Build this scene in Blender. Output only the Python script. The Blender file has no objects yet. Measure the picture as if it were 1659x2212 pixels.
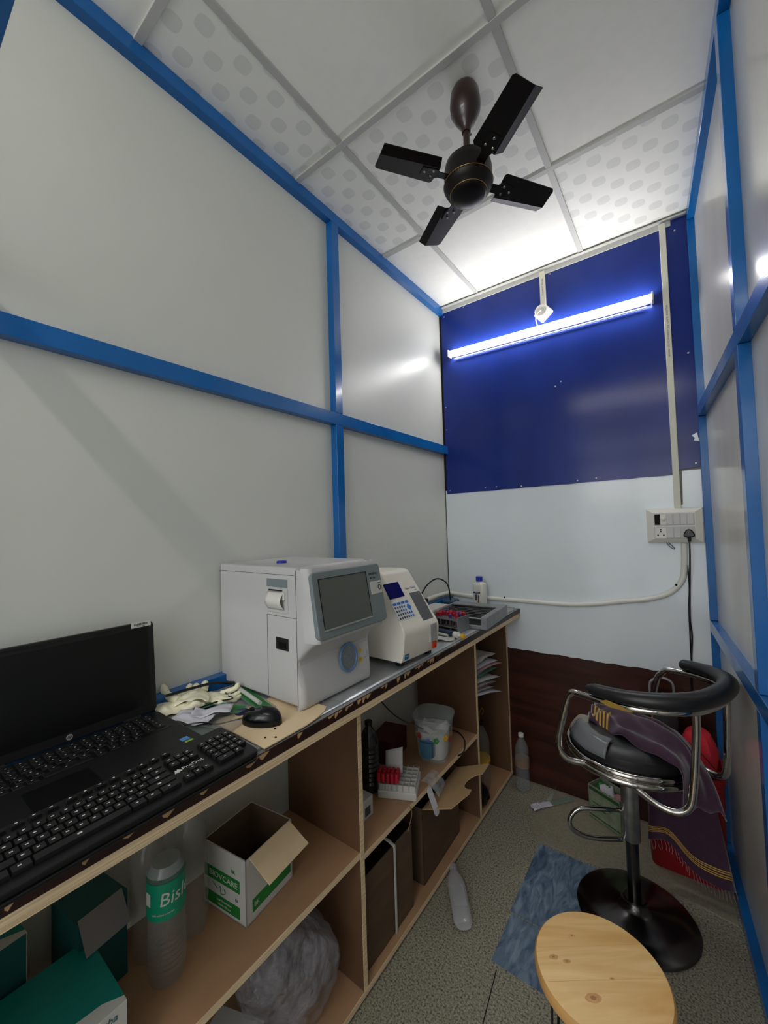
import bpy, bmesh, math, random
from mathutils import Matrix, Vector, Euler
random.seed(7)
PI = math.pi
S = bpy.context.scene
COL = S.collection
# ------------------------------------------------------------------ camera, world, lights, exposure
cd = bpy.data.cameras.new('camera'); cam = bpy.data.objects.new('camera', cd); COL.objects.link(cam)
cd.sensor_fit = 'VERTICAL'; cd.sensor_height = 36.0; cd.sensor_width = 27.0
cd.lens = 861.95 / 2212 * 36.0; cd.clip_start = 0.02
_R = Matrix(((0.8010915, 0.0455024, 0.5968098), (0.5977949, -0.0110258, -0.8015732), (-0.0298932, 0.9989034, -0.0360338)))
cam.matrix_world = Matrix.Translation((0, 0, 1.48)) @ _R.to_4x4()
S.camera = cam
vs = S.view_settings; vs.view_transform = 'Standard'; vs.look = 'None'; vs.gamma = 1.0; vs.use_curve_mapping = False
vs.exposure = 0.0
W = bpy.data.worlds.new('world'); S.world = W; W.use_nodes = True
W.node_tree.nodes['Background'].inputs[0].default_value = (0.93, 0.97, 1.0, 1)
W.node_tree.nodes['Background'].inputs[1].default_value = 1.9
LAMP = 33.0          # radiance of the LED batten diffuser
def area(name, loc, rot, sx, sy, power, col=(1, 1, 1)):
    l = bpy.data.lights.new(name, 'AREA'); l.shape = 'RECTANGLE'; l.size = sx; l.size_y = sy; l.energy = power; l.color = col
    o = bpy.data.objects.new(name, l); COL.objects.link(o); o.location = loc; o.rotation_euler = rot; return o
# the open front of the booth: light of the outer room coming in behind the photographer
LAMP_FILL = 46.0         # radiance of an added batten out of view, lifts the dim floor and bench
area('corridor_light', (-0.45, -2.3, 2.2), (math.radians(62), 0, 0), 1.5, 1.0, 14, (1.0, 0.98, 0.95))

# ------------------------------------------------------------------ helpers
def lin(h):
    if isinstance(h, str):
        c = [int(h[i:i + 2], 16) / 255 for i in (0, 2, 4)]
        return tuple((x / 12.92 if x <= .04045 else ((x + .055) / 1.055) ** 2.4) for x in c) + (1,)
    return tuple(h) + ((1,) if len(h) == 3 else ())
def mat(name, col, rough=.5, metal=0, noise=None, bump=None, coat=0, trans=0, ior=1.45, alpha=1, emit=0, sheen=0, spec=None, col2=None, stretch=(1, 1, 1), aniso=0):
    m = bpy.data.materials.new(name); m.use_nodes = True
    nt = m.node_tree; b = nt.nodes['Principled BSDF']
    c = lin(col)
    b.inputs['Base Color'].default_value = c; b.inputs['Roughness'].default_value = rough
    b.inputs['Metallic'].default_value = metal; b.inputs['Coat Weight'].default_value = coat; b.inputs['Coat Roughness'].default_value = .08
    b.inputs['Transmission Weight'].default_value = trans; b.inputs['IOR'].default_value = ior; b.inputs['Alpha'].default_value = alpha
    b.inputs['Sheen Weight'].default_value = sheen
    if spec is not None: b.inputs['Specular IOR Level'].default_value = spec
    if emit: b.inputs['Emission Color'].default_value = c; b.inputs['Emission Strength'].default_value = emit
    if noise or bump:
        tc = nt.nodes.new('ShaderNodeTexCoord'); mp = nt.nodes.new('ShaderNodeMapping'); mp.inputs['Scale'].default_value = stretch
        nt.links.new(tc.outputs['Object'], mp.inputs['Vector'])
    if noise:
        n = nt.nodes.new('ShaderNodeTexNoise'); n.inputs['Scale'].default_value = noise[0]; n.inputs['Detail'].default_value = 6
        if len(noise) > 2: n.inputs['Distortion'].default_value = noise[2]
        nt.links.new(mp.outputs['Vector'], n.inputs['Vector'])
        r = nt.nodes.new('ShaderNodeValToRGB'); a = noise[1]
        c2 = lin(col2) if col2 else tuple(min(1, x * (1 + a)) for x in c[:3]) + (1,)
        c1 = c if col2 else tuple(x * (1 - a) for x in c[:3]) + (1,)
        r.color_ramp.elements[0].color = c1; r.color_ramp.elements[1].color = c2
        r.color_ramp.elements[0].position = .32; r.color_ramp.elements[1].position = .68
        nt.links.new(n.outputs['Fac'], r.inputs['Fac']); nt.links.new(r.outputs['Color'], b.inputs['Base Color'])
    if bump:
        n2 = nt.nodes.new('ShaderNodeTexNoise'); n2.inputs['Scale'].default_value = bump[0]; n2.inputs['Detail'].default_value = 4
        nt.links.new(mp.outputs['Vector'], n2.inputs['Vector'])
        bp = nt.nodes.new('ShaderNodeBump'); bp.inputs['Strength'].default_value = bump[1]; bp.inputs['Distance'].default_value = bump[2] if len(bump) > 2 else .004
        nt.links.new(n2.outputs['Fac'], bp.inputs['Height']); nt.links.new(bp.outputs['Normal'], b.inputs['Normal'])
    return m

class MB:
    def __init__(s): s.v = []; s.f = []; s.mi = []; s.X = Matrix()
    def add(s, vs, fs, m=0):
        k = len(s.v); s.v += [s.X @ Vector(p) for p in vs]; s.f += [tuple(i + k for i in f) for f in fs]; s.mi += [m] * len(fs); return s
    def box(s, x0, x1, y0, y1, z0, z1, m=0):
        return s.add([(x0, y0, z0), (x1, y0, z0), (x1, y1, z0), (x0, y1, z0), (x0, y0, z1), (x1, y0, z1), (x1, y1, z1), (x0, y1, z1)],
                     [(0, 3, 2, 1), (4, 5, 6, 7), (0, 1, 5, 4), (1, 2, 6, 5), (2, 3, 7, 6), (3, 0, 4, 7)], m)
    def prism(s, poly, a0, a1, axis='z', m=0, m2=None):
        n = len(poly)
        def P(p, a): return {'z': (p[0], p[1], a), 'y': (p[0], a, p[1]), 'x': (a, p[0], p[1])}[axis]
        vs = [P(p, a0) for p in poly] + [P(p, a1) for p in poly]
        s.add(vs, [tuple(range(n))[::-1], tuple(range(n, 2 * n))], m)
        k = len(s.v) - 2 * n
        fs = [(i, (i + 1) % n, n + (i + 1) % n, n + i) for i in range(n)]
        s.f += [tuple(j + k for j in f) for f in fs]; s.mi += [m if m2 is None else m2] * n
        return s
    def lathe(s, prof, seg=28, m=0, c=(0, 0, 0), sx=1, sy=1, sq=0):
        vs = []; fs = []
        for (r, z) in prof:
            for i in range(seg):
                a = 2 * PI * i / seg; k = 1
                if sq: k = (abs(math.cos(a)) ** sq + abs(math.sin(a)) ** sq) ** (-1 / sq)
                vs.append((c[0] + r * k * math.cos(a) * sx, c[1] + r * k * math.sin(a) * sy, c[2] + z))
        n = len(prof)
        for j in range(n - 1):
            for i in range(seg):
                fs.append((j * seg + i, j * seg + (i + 1) % seg, (j + 1) * seg + (i + 1) % seg, (j + 1) * seg + i))
        if prof[0][0] > 1e-6: fs.append(tuple(range(seg))[::-1])
        if prof[-1][0] > 1e-6: fs.append(tuple((n - 1) * seg + i for i in range(seg)))
        return s.add(vs, fs, m)
    def tube(s, pts, r, seg=10, closed=False, m=0, caps=True, flat=1.0):
        pts = [Vector(p) for p in pts]; n = len(pts); vs = []; fs = []
        up = Vector((0, 0, 1)); prev = None
        for i, p in enumerate(pts):
            if closed: t = pts[(i + 1) % n] - pts[i - 1]
            else: t = pts[min(i + 1, n - 1)] - pts[max(i - 1, 0)]
            t.normalize()
            if prev is None:
                a = t.cross(up)
                if a.length < 1e-3: a = t.cross(Vector((1, 0, 0)))
            else:
                a = prev - t * prev.dot(t)
                if a.length < 1e-6: a = t.cross(up)
            a.normalize(); prev = a; b = t.cross(a)
            rr = r[i] if isinstance(r, (list, tuple)) else r
            for k in range(seg):
                an = 2 * PI * k / seg; vs.append(p + a * (rr * math.cos(an)) + b * (rr * flat * math.sin(an)))
        for i in range(n if closed else n - 1):
            j = (i + 1) % n
            for k in range(seg):
                fs.append((i * seg + k, i * seg + (k + 1) % seg, j * seg + (k + 1) % seg, j * seg + k))
        if caps and not closed:
            fs.append(tuple(range(seg))[::-1]); fs.append(tuple((n - 1) * seg + k for k in range(seg)))
        return s.add(vs, fs, m)
    def grid(s, fn, nu, nv, m=0):
        vs = [fn(i / (nu - 1), j / (nv - 1)) for j in range(nv) for i in range(nu)]
        mm = m if callable(m) else (lambda u, v: m)
        k = len(s.v); s.v += [s.X @ Vector(p) for p in vs]
        for j in range(nv - 1):
            for i in range(nu - 1):
                s.f.append((k + j * nu + i, k + j * nu + i + 1, k + (j + 1) * nu + i + 1, k + (j + 1) * nu + i)); s.mi.append(mm((i + .5) / (nu - 1), (j + .5) / (nv - 1)))
        return s
    def build(s, name, mats, parent=None, smooth=False, bevel=0, bseg=2, solid=0, sub=0, angle=None):
        me = bpy.data.meshes.new(name); me.from_pydata([tuple(p) for p in s.v], [], s.f)
        if not isinstance(mats, (list, tuple)): mats = [mats]
        for m in mats: me.materials.append(m)
        me.polygons.foreach_set('material_index', s.mi)
        bm = bmesh.new(); bm.from_mesh(me)
        bmesh.ops.remove_doubles(bm, verts=bm.verts, dist=1e-6)
        bmesh.ops.recalc_face_normals(bm, faces=bm.faces); bm.to_mesh(me); bm.free()
        if smooth or angle:
            me.polygons.foreach_set('use_smooth', [True] * len(me.polygons))
            try: me.set_sharp_from_angle(angle=math.radians(angle or 40))
            except Exception: pass
        o = bpy.data.objects.new(name, me); COL.objects.link(o)
        if parent: o.parent = parent
        if solid: md = o.modifiers.new('solid', 'SOLIDIFY'); md.thickness = solid; md.offset = 0
        if bevel:
            md = o.modifiers.new('bevel', 'BEVEL'); md.width = bevel; md.segments = bseg; md.limit_method = 'ANGLE'; md.angle_limit = math.radians(35)
        if sub: md = o.modifiers.new('sub', 'SUBSURF'); md.levels = sub; md.render_levels = sub
        return o
def thing(name, label, cat, loc=(0, 0, 0), rz=0, group=None):
    o = bpy.data.objects.new(name, None); COL.objects.link(o); o.location = loc; o.rotation_euler = (0, 0, rz)
    o.empty_display_size = .05
    o['label'] = label; o['category'] = cat
    if group: o['group'] = group
    return o
def tag(o, label, cat, group=None, kind=None):
    o['label'] = label; o['category'] = cat
    if group: o['group'] = group
    if kind: o['kind'] = kind
    return o
def struct(o, label=None, cat=None):
    o['kind'] = 'structure'
    if label: o['label'] = label
    if cat: o['category'] = cat
    return o
def fr(o, x, y):
    x = Vector(x).normalized(); y = Vector(y); y = (y - x * y.dot(x)).normalized(); z = x.cross(y)
    return Matrix(((x[0], y[0], z[0], o[0]), (x[1], y[1], z[1], o[1]), (x[2], y[2], z[2], o[2]), (0, 0, 0, 1)))
def rrect(x0, x1, y0, y1, r, n=5):
    out = []
    for cx, cy, a0 in ((x1 - r, y0 + r, -PI / 2), (x1 - r, y1 - r, 0), (x0 + r, y1 - r, PI / 2), (x0 + r, y0 + r, PI)):
        for i in range(n + 1):
            a = a0 + PI / 2 * i / n; out.append((cx + r * math.cos(a), cy + r * math.sin(a)))
    return out
def smooth_path(pts, n=8, closed=False):
    pts = [Vector(p) for p in pts]; out = []; N = len(pts)
    rng = range(N) if closed else range(N - 1)
    for i in rng:
        p0 = pts[(i - 1) % N] if closed or i > 0 else pts[0] * 2 - pts[1]
        p1 = pts[i]; p2 = pts[(i + 1) % N]
        p3 = pts[(i + 2) % N] if closed or i + 2 < N else p2 * 2 - p1
        for k in range(n):
            t = k / n
            out.append(.5 * ((2 * p1) + (p2 - p0) * t + (2 * p0 - 5 * p1 + 4 * p2 - p3) * t * t + (3 * p1 - p0 - 3 * p2 + p3) * t ** 3))
    if not closed: out.append(pts[-1])
    return out
def text(s, size, m, parent, M, name='lettering', ext=.0002, align='CENTER', shear=0, sx=1.0):
    c = bpy.data.curves.new(name, 'FONT'); c.body = s; c.size = size; c.extrude = ext; c.align_x = align; c.align_y = 'CENTER'; c.shear = shear; c.resolution_u = 2
    t = bpy.data.objects.new('tmp', c); COL.objects.link(t); bpy.context.view_layer.update()
    me = bpy.data.meshes.new_from_object(t.evaluated_get(bpy.context.evaluated_depsgraph_get()))
    bpy.data.objects.remove(t); bpy.data.curves.remove(c)
    me.transform(M @ Matrix.Diagonal((sx, 1, 1, 1))); me.materials.clear(); me.materials.append(m)
    o = bpy.data.objects.new(name, me); COL.objects.link(o)
    if parent: o.parent = parent
    return o
def noise1(x, y, z=0):
    from mathutils import noise
    return noise.noise(Vector((x, y, z)))
def jag(p0, p1, n, amp, seed=0):
    r = random.Random(seed); out = []
    for i in range(n + 1):
        t = i / n; a = amp * (r.random() - .5) if 0 < i < n else 0
        out.append((p0[0] + (p1[0] - p0[0]) * t, p0[1] + (p1[1] - p0[1]) * t + a))
    return out

# ------------------------------------------------------------------ materials
M = {}
M['panel'] = mat('grey_panel', 'CDCFC8', .34, noise=(1.4, .02), bump=(300, .03, .0005), spec=.5)
M['panel_r'] = mat('scuffed_panel', 'CCC9BF', .2, noise=(3.2, .10, .4), stretch=(1, 1, .18), spec=.6)
M['blue'] = mat('blue_enamel', '1060A6', .2, noise=(5, .10), coat=.25, spec=.4)
M['bluelam'] = mat('navy_laminate', '1E3078', .16, noise=(4, .12), spec=.22, bump=(3.5, .25, .004))
M['whitelam'] = mat('pale_laminate', 'DDE4E8', .13, noise=(2.5, .03), spec=.55, bump=(2.5, .2, .003))
M['mahog'] = mat('mahogany_ply', '3A1A10', .35, noise=(7, .5, .6), stretch=(.35, 1, 3))
M['dark'] = mat('dark_gap', '14100E', .9)
M['wallback'] = mat('plaster', '8B8A85', .8)
M['ceil'] = mat('ceiling_tile', 'F0EFE8', .75, noise=(30, .015), bump=(60, .15, .001))
M['tbar'] = mat('ceiling_bar', 'B9B9B5', .45, noise=(8, .03))
M['whiteplastic'] = mat('white_plastic', 'D8D6CE', .35, noise=(9, .02))
M['creamplastic'] = mat('cream_pvc', 'CFCDBE', .4, noise=(6, .04))
M['offwhite'] = mat('instrument_white', 'BDBCBB', .42, noise=(6, .01))
M['warmwhite'] = mat('warm_instrument_white', 'E6E1D4', .4, noise=(6, .01))
M['grey'] = mat('instrument_grey', '747E80', .45)
M['greyside'] = mat('bezel_edge', '55646A', .4)
M['screen'] = mat('lcd_off', '5C605A', .28)
M['silver'] = mat('silver_trim', 'B9BBBC', .3, metal=.6)
M['black'] = mat('black_plastic', '111112', .42, noise=(12, .1))
M['blacksat'] = mat('black_satin', '0B0B0C', .3)
M['key'] = mat('key_black', '151516', .4)
M['legend'] = mat('key_legend', 'CFCFC8', .5)
M['glossblack'] = mat('black_gloss', '08080A', .18)
M['lcdblack'] = mat('laptop_lcd', '050505', .3)
M['brownmetal'] = mat('fan_brown', '2A1712', .32, coat=.3, noise=(5, .1))
M['fanblack'] = mat('fan_blade_brown', '0C0605', .38, spec=.3)
M['gold'] = mat('gold_line', 'B08A4A', .3, metal=.8)
M['chrome'] = mat('chrome', 'B8B4AE', .09, metal=1, noise=(25, .12))
M['darkchrome'] = mat('dark_chrome', '5E5B5A', .2, metal=1)
M['steel'] = mat('steel', '9A9A96', .3, metal=.9, noise=(30, .2))
M['leather'] = mat('black_vinyl', '1E1E20', .36, bump=(70, .15, .001))
M['pinecut'] = mat('ply_edge', 'FAE4BC', .65, noise=(9, .3, .4), stretch=(60, .6, 60), col2='CDAE86')
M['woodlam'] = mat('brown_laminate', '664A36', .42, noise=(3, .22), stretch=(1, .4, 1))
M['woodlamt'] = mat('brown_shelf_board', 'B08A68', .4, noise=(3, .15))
M['chip'] = mat('chipped_wood', 'B8946C', .8, noise=(40, .25))
M['darkedge'] = mat('dark_edge_band', '2A0F09', .4, noise=(20, .3))
M['cardboard'] = mat('cardboard', 'E8CFA8', .85, noise=(8, .06))
M['cardboard2'] = mat('kraft_board', 'B99A70', .85, noise=(10, .08))
M['carddark'] = mat('old_carton', '5E4A36', .8, noise=(6, .15), stretch=(1, 1, 4))
M['white'] = mat('white_card', 'C4C3BD', .6, noise=(10, .04))
M['green'] = mat('print_green', '1E7A34', .5, noise=(14, .15))
M['teal'] = mat('print_teal', '04786E', .5)
M['darkteal'] = mat('dark_teal', '0A4A48', .55)
M['red'] = mat('red_print', 'A81E22', .5)
M['paper'] = mat('paper', 'C6C4CC', .75, noise=(20, .05))
M['paper2'] = mat('paper_pink', 'B98C90', .75)
M['wood'] = mat('pine_seat', 'FCD898', .45, noise=(2.2, .25, 1.2), stretch=(1, 9, 1), col2='E2B068')
M['knot'] = mat('knot_wood', 'D6A468', .5, noise=(50, .15)); M['knotcore'] = mat('knot_heart', 'B07E4C', .5)
M['woodside'] = mat('pine_rim', 'C99A5C', .5, noise=(6, .2))
M['latex'] = mat('latex', 'EEE9CB', .6, noise=(15, .06), sheen=.2)
M['purple'] = mat('purple_cloth', '36162F', .85, sheen=.5, noise=(60, .2), bump=(200, .3, .001))
M['goldthread'] = mat('gold_stripe', 'C29A3C', .6)
M['redplastic'] = mat('red_plastic', '7E0A12', .35, noise=(5, .1))
M['redcloth'] = mat('red_cloth', 'C21F30', .7, bump=(60, .6, .004))
M['greybag'] = mat('grey_bag', '3A4044', .6, bump=(30, .5, .004))
M['marble'] = mat('blue_marble', '3F5872', .35, noise=(14, .5, 1.6), stretch=(2.2, .7, 1), col2='8396A8')
M['screed'] = mat('beige_screed', '8B8472', .6, noise=(120, .16))
M['bluecap'] = mat('blue_cap', '1D2FA8', .35)
M['darkblue'] = mat('navy_lcd', '0B0A5A', .2)
M['btnblue'] = mat('button_blue', '2F6CC0', .4)
M['btngrey'] = mat('button_grey', '4A4E54', .4)
M['keypad'] = mat('keypad_membrane', 'D8DADA', .4)
M['orange'] = mat('rocker_orange', 'C23A12', .3)
M['badge'] = mat('badge_blue', '1664A8', .4)
M['yellow'] = mat('yellow_knob', 'D9A514', .4)
M['yellowwarn'] = mat('warning_yellow', 'E0B010', .5)
M['alu'] = mat('brushed_tray', '85878A', .38, metal=.35, noise=(25, .15))
M['tubered'] = mat('tube_red_cap', 'B01428', .4)
M['tubepurple'] = mat('tube_purple_cap', '4A2878', .4)
M['blood'] = mat('tube_blood', '4A0C10', .3)
def clear(name, col, rough=.08, a=.35, spec=.7):
    return mat(name, col, rough, alpha=a, spec=spec, coat=.4)
M['pet'] = clear('pet_clear', 'B9C4C8', .06, .16)
M['petd'] = clear('pet_dusty', 'A3A29C', .1, .24)
M['petf'] = clear('pet_flattened', 'C2C2C4', .15, .6)
M['petgreen'] = clear('pet_green', '8FB4A8', .1, .3)
M['bucket'] = clear('clear_bucket', 'C4CFD2', .15, .2)
M['film'] = clear('clear_film', 'C8CCD0', .1, .35, 1)
M['bagfilm'] = mat('crinkled_film', 'A8A6AC', .14, alpha=.38, bump=(26, 1.0, .03), spec=1, coat=.6)
M['foil'] = mat('crinkled_metal_sheet', 'B9BCBE', .3, metal=.6, noise=(9, .25), bump=(22, .5, .004))
M['cottonw'] = mat('cotton', 'D5D0C4', .9, bump=(30, .6, .01))
M['diffuser_fill'] = mat('led_diffuser_fill', (1.0, .95, .88), .5, emit=LAMP_FILL)  # glow of the added fill batten
M['diffuser'] = mat('led_diffuser', (1.0, .98, .97), .5, emit=LAMP)

def floor_mat():
    m = bpy.data.materials.new('speckled_floor'); m.use_nodes = True; nt = m.node_tree; b = nt.nodes['Principled BSDF']; b.inputs['Roughness'].default_value = .55
    tc = nt.nodes.new('ShaderNodeTexCoord')
    n1 = nt.nodes.new('ShaderNodeTexNoise'); n1.inputs['Scale'].default_value = 170; n1.inputs['Detail'].default_value = 6
    n2 = nt.nodes.new('ShaderNodeTexNoise'); n2.inputs['Scale'].default_value = 4
    for n in (n1, n2): nt.links.new(tc.outputs['Object'], n.inputs['Vector'])
    r = nt.nodes.new('ShaderNodeValToRGB'); e = r.color_ramp.elements
    e[0].position = .34; e[0].color = lin('4C493F'); e[1].position = .7; e[1].color = lin('B8B3A0')
    k = r.color_ramp.elements.new(.46); k.color = lin('8C8877')
    nt.links.new(n1.outputs['Fac'], r.inputs['Fac'])
    mx = nt.nodes.new('ShaderNodeMixRGB'); mx.blend_type = 'MULTIPLY'; mx.inputs[0].default_value = .5
    nt.links.new(r.outputs['Color'], mx.inputs[1])
    r2 = nt.nodes.new('ShaderNodeValToRGB'); r2.color_ramp.elements[0].color = (.55, .52, .45, 1); r2.color_ramp.elements[1].color = (1, 1, 1, 1)
    nt.links.new(n2.outputs['Fac'], r2.inputs['Fac']); nt.links.new(r2.outputs['Color'], mx.inputs[2]); nt.links.new(mx.outputs['Color'], b.inputs['Base Color'])
    return m
def emboss_shade_mat():
    m = bpy.data.materials.new('emboss_shade_tile'); m.use_nodes = True; nt = m.node_tree; b = nt.nodes['Principled BSDF']; b.inputs['Roughness'].default_value = .6
    tc = nt.nodes.new('ShaderNodeTexCoord'); sp = nt.nodes.new('ShaderNodeSeparateXYZ'); nt.links.new(tc.outputs['Object'], sp.inputs[0])
    def mth(op, a, b_=None):
        n = nt.nodes.new('ShaderNodeMath'); n.operation = op
        for i, x in enumerate((a, b_)):
            if x is None: continue
            if isinstance(x, (int, float)): n.inputs[i].default_value = x
            else: nt.links.new(x, n.inputs[i])
        return n.outputs[0]
    k = PI / .062
    v = mth('MULTIPLY', mth('SINE', mth('MULTIPLY', sp.outputs[0], k)), mth('SINE', mth('MULTIPLY', sp.outputs[1], k)))
    r = nt.nodes.new('ShaderNodeValToRGB'); r.color_ramp.interpolation = 'LINEAR'
    e = r.color_ramp.elements; e[0].position = .61; e[0].color = lin('EEEEE7'); e[1].position = .66; e[1].color = lin('DDDED8')  # shade of the embossed circles put into the tile colour
    r.color_ramp.elements.new(.60).color = lin('EDEDE6')
    vv = mth('ADD', mth('MULTIPLY', v, .5), .5)
    nt.links.new(vv, r.inputs['Fac']); nt.links.new(r.outputs['Color'], b.inputs['Base Color'])
    n2 = nt.nodes.new('ShaderNodeTexNoise'); n2.inputs['Scale'].default_value = 90; nt.links.new(tc.outputs['Object'], n2.inputs['Vector'])
    bp = nt.nodes.new('ShaderNodeBump'); bp.inputs['Strength'].default_value = .3; bp.inputs['Distance'].default_value = .003
    nt.links.new(mth('MULTIPLY', mth('GREATER_THAN', vv, .64), n2.outputs['Fac']), bp.inputs['Height']); nt.links.new(bp.outputs['Normal'], b.inputs['Normal'])
    return m
M['floor'] = floor_mat(); M['emboss'] = emboss_shade_mat()

# ------------------------------------------------------------------ the room
XL, YB, H, T = -1.2405, 2.35, 2.917, .034
YR = -1.35
def xr(y): return .081 + .065 * (YB - y)          # front plane of the frame on the right wall
fl = MB().box(-3.2, 2.4, -4.5, YB + .1, -.08, 0).build('floor', M['floor']); struct(fl)
m = MB()
for x0, x1, y0, y1 in ((-.592, -.30, 1.525, 1.915), (-.585, -.35, 1.318, 1.519)): m.box(x0, x1, y0, y1, 0, .002)
m.X = Matrix()
t = m.build('marble_tile', M['marble'], fl)
m = MB(); pts = [(-.66, 1.99), (-.662, 2.08), (-.645, 2.2), (-.61, 2.345), (.09, 2.345), (.1, 1.93), (-.05, 1.955), (-.18, 1.95), (-.295, 1.93), (-.45, 1.925), (-.6, 1.93)]
m.prism(pts, 0, .0035).build('screed_patch', M['screed'], fl, bevel=.002)
m = MB()
for p, q in (((-.56, 1.3), (-.42, .2)), ((-.38, 1.32), (.2, 1.25))):
    d = Vector((q[0] - p[0], q[1] - p[1])).normalized() * 1; nx, ny = -d.y * .0015, d.x * .0015
    m.prism([(p[0] + nx, p[1] + ny), (p[0] - nx, p[1] - ny), (q[0] - nx, q[1] - ny), (q[0] + nx, q[1] + ny)], 0, .0008)
m.build('tile_joint', M['dark'], fl)
# ceiling: bars are a grid of trims
cl = MB()
xs = [XL - .05, -.959, -.367, .227, .9]; ys = [-1.37, -1.31, -.71, -.11, .488, 1.09, 1.69, YB + .05]
emb = {(0, 4), (0, 5), (1, 5), (2, 6)}
for i in range(4):
    for j in range(7):
        cl.box(xs[i], xs[i + 1], ys[j], ys[j + 1], H, H + .012, 1 if (i, j) in emb else 0)
cl = cl.build('ceiling', [M['ceil'], M['emboss']]); struct(cl)
n = 0
def trim(mb, m=None, bevel=.0015):
    global n; n += 1
    o = mb.build('trim_%d' % n, m or M['blue'], bevel=bevel); return struct(o)
for x in xs[1:4]: trim(MB().box(x - .012, x + .012, -1.36, YB - .001, H - .006, H + .001), M['tbar'], .001)
for y in ys[1:7]: trim(MB().box(XL, .6, y - .012, y + .012, H - .007, H + .001), M['tbar'], .001)
trim(MB().box(XL, xr(YB), YB - .035, YB - .001, H - .012, H - .009).box(XL, xr(YB) - .06, YB - .014, YB - .009, H - .04, H - .01), M['tbar'], .001)
# left wall
wl = MB().box(XL - .03, XL, -1.37, YB, 0, H).build('wall_left', M['panel']); struct(wl)
def lrail(z0, z1, y0, y1): trim(MB().box(XL - .001, XL + T, y0, y1, z0, z1))
for (y0, y1) in ((-1.37, 2.345),):
    lrail(2.869, H - .001, y0, y1); lrail(1.939, 1.991, y0, y1); lrail(.965, 1.017, y0, y1)
for y in (-.97, .055, 1.287): 
    lrail(1.992, 2.868, y, y + .045); lrail(1.018, 1.938, y, y + .045)
# back wall with its three sheets
wb = MB().box(XL - .05, .3, YB, YB + .1, 0, H).build('wall_back', M['wallback']); struct(wb)
poly = [(-1.223, 2.908), (-1.223, 1.678)] + jag((-1.223, 1.678), (-.02, 1.683), 26, .004, 3)[1:] + [(-.02, 1.71), (.0, 1.706), (.083, 1.712), (.083, 2.908)]
MB().prism(poly, YB - .008, YB - .001, 'y').build('blue_sheet', M['bluelam'], wb)
poly = jag((-1.235, .742), (.083, .742), 40, .006, 5) + [(.083, 1.70), (.012, 1.70), (.008, 1.54), (-.004, 1.54), (-.004, 1.70)] + [(-1.235, 1.70)]
MB().prism(poly, YB - .0035, YB - .0005, 'y').build('pale_sheet', M['whitelam'], wb)
MB().box(-1.235, .085, YB - .003, YB, .0, .76).build('mahogany_sheet', M['mahog'], wb)
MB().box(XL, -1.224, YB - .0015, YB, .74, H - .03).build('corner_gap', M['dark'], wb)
m = MB()
for (x, z) in ((-1.205, 2.885), (-1.2, 2.853), (-1.06, 2.87), (-.53, 2.87), (-.5, 2.25), (.035, 2.85), (.06, 2.25), (-1.21, 2.25), (-1.2, 1.70), (-.96, 1.70), (-.89, 1.70), (-.74, 1.69), (-.44, 1.695), (-.35, 1.7), (.065, 1.73), (-.53, 2.23), (-1.21, 2.1)):
    m = MB(); m.X = Matrix.Translation((x, YB - .008, z)) @ Matrix.Rotation(PI / 2, 4, 'X'); m.lathe([(.0045, 0), (.004, .0015), (0, .0025)], 10); m.build('screw_head', M['steel'], wb, smooth=True)
MB().prism([(.055, 1.86), (.075, 1.872), (.078, 1.85), (.082, 1.83), (.062, 1.835), (.066, 1.848)], YB - .0095, YB - .008, 'y').build('torn_patch', M['whitelam'], wb)
# right wall (leans outward towards the camera)
ang = math.atan(.065)
MR = Matrix.Translation((.081, YB, 0)) @ Matrix.Rotation(-math.atan(1 / .065) + PI / 2 - PI / 2, 4, 'Z')
# local frame: u runs along the wall towards the camera, w points into the room
du = Vector((.065, -1, 0)).normalized(); dw = Vector((-1, -.065, 0)).normalized()
MRW = Matrix(((du.x, dw.x, 0, .081), (du.y, dw.y, 0, YB), (0, 0, 1, 0), (0, 0, 0, 1)))
def rw(u0, u1, w0, w1, z0, z1): m = MB(); m.X = MRW; return m.box(u0, u1, w0, w1, z0, z1)
wr = rw(-.05, 3.72, -.06, -.028, 0, H).build('wall_right', M['panel_r']); struct(wr)
U = .885
for z0, z1 in ((2.869, H - .001), (1.942, 1.992), (.962, 1.012), (.0, .048)): trim(rw(.0, 3.71, -.029, 0, z0, z1))
for u in (0.002, U, U + .95, U + 1.9):
    for z0, z1 in ((1.993, 2.868), (1.013, 1.941), (.049, .961)): trim(rw(u, u + (.022 if u < .01 else .043), -.029, 0.0006, z0, z1))
trim(MB().box(XL + .035, xr(0) - .001, .055, .105, 2.08, 2.13))     # lintel over the doorway the photographer stands in
# open front of the booth behind the photographer: only its blue frame
for a, b, z0, z1 in ((XL + .036, XL + .08, .05, 2.86), (-.50, -.456, .05, 2.86), (XL + .036, .29, 2.862, 2.91)): trim(MB().box(a, b, YR - .02, YR + .02, z0, z1))

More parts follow.
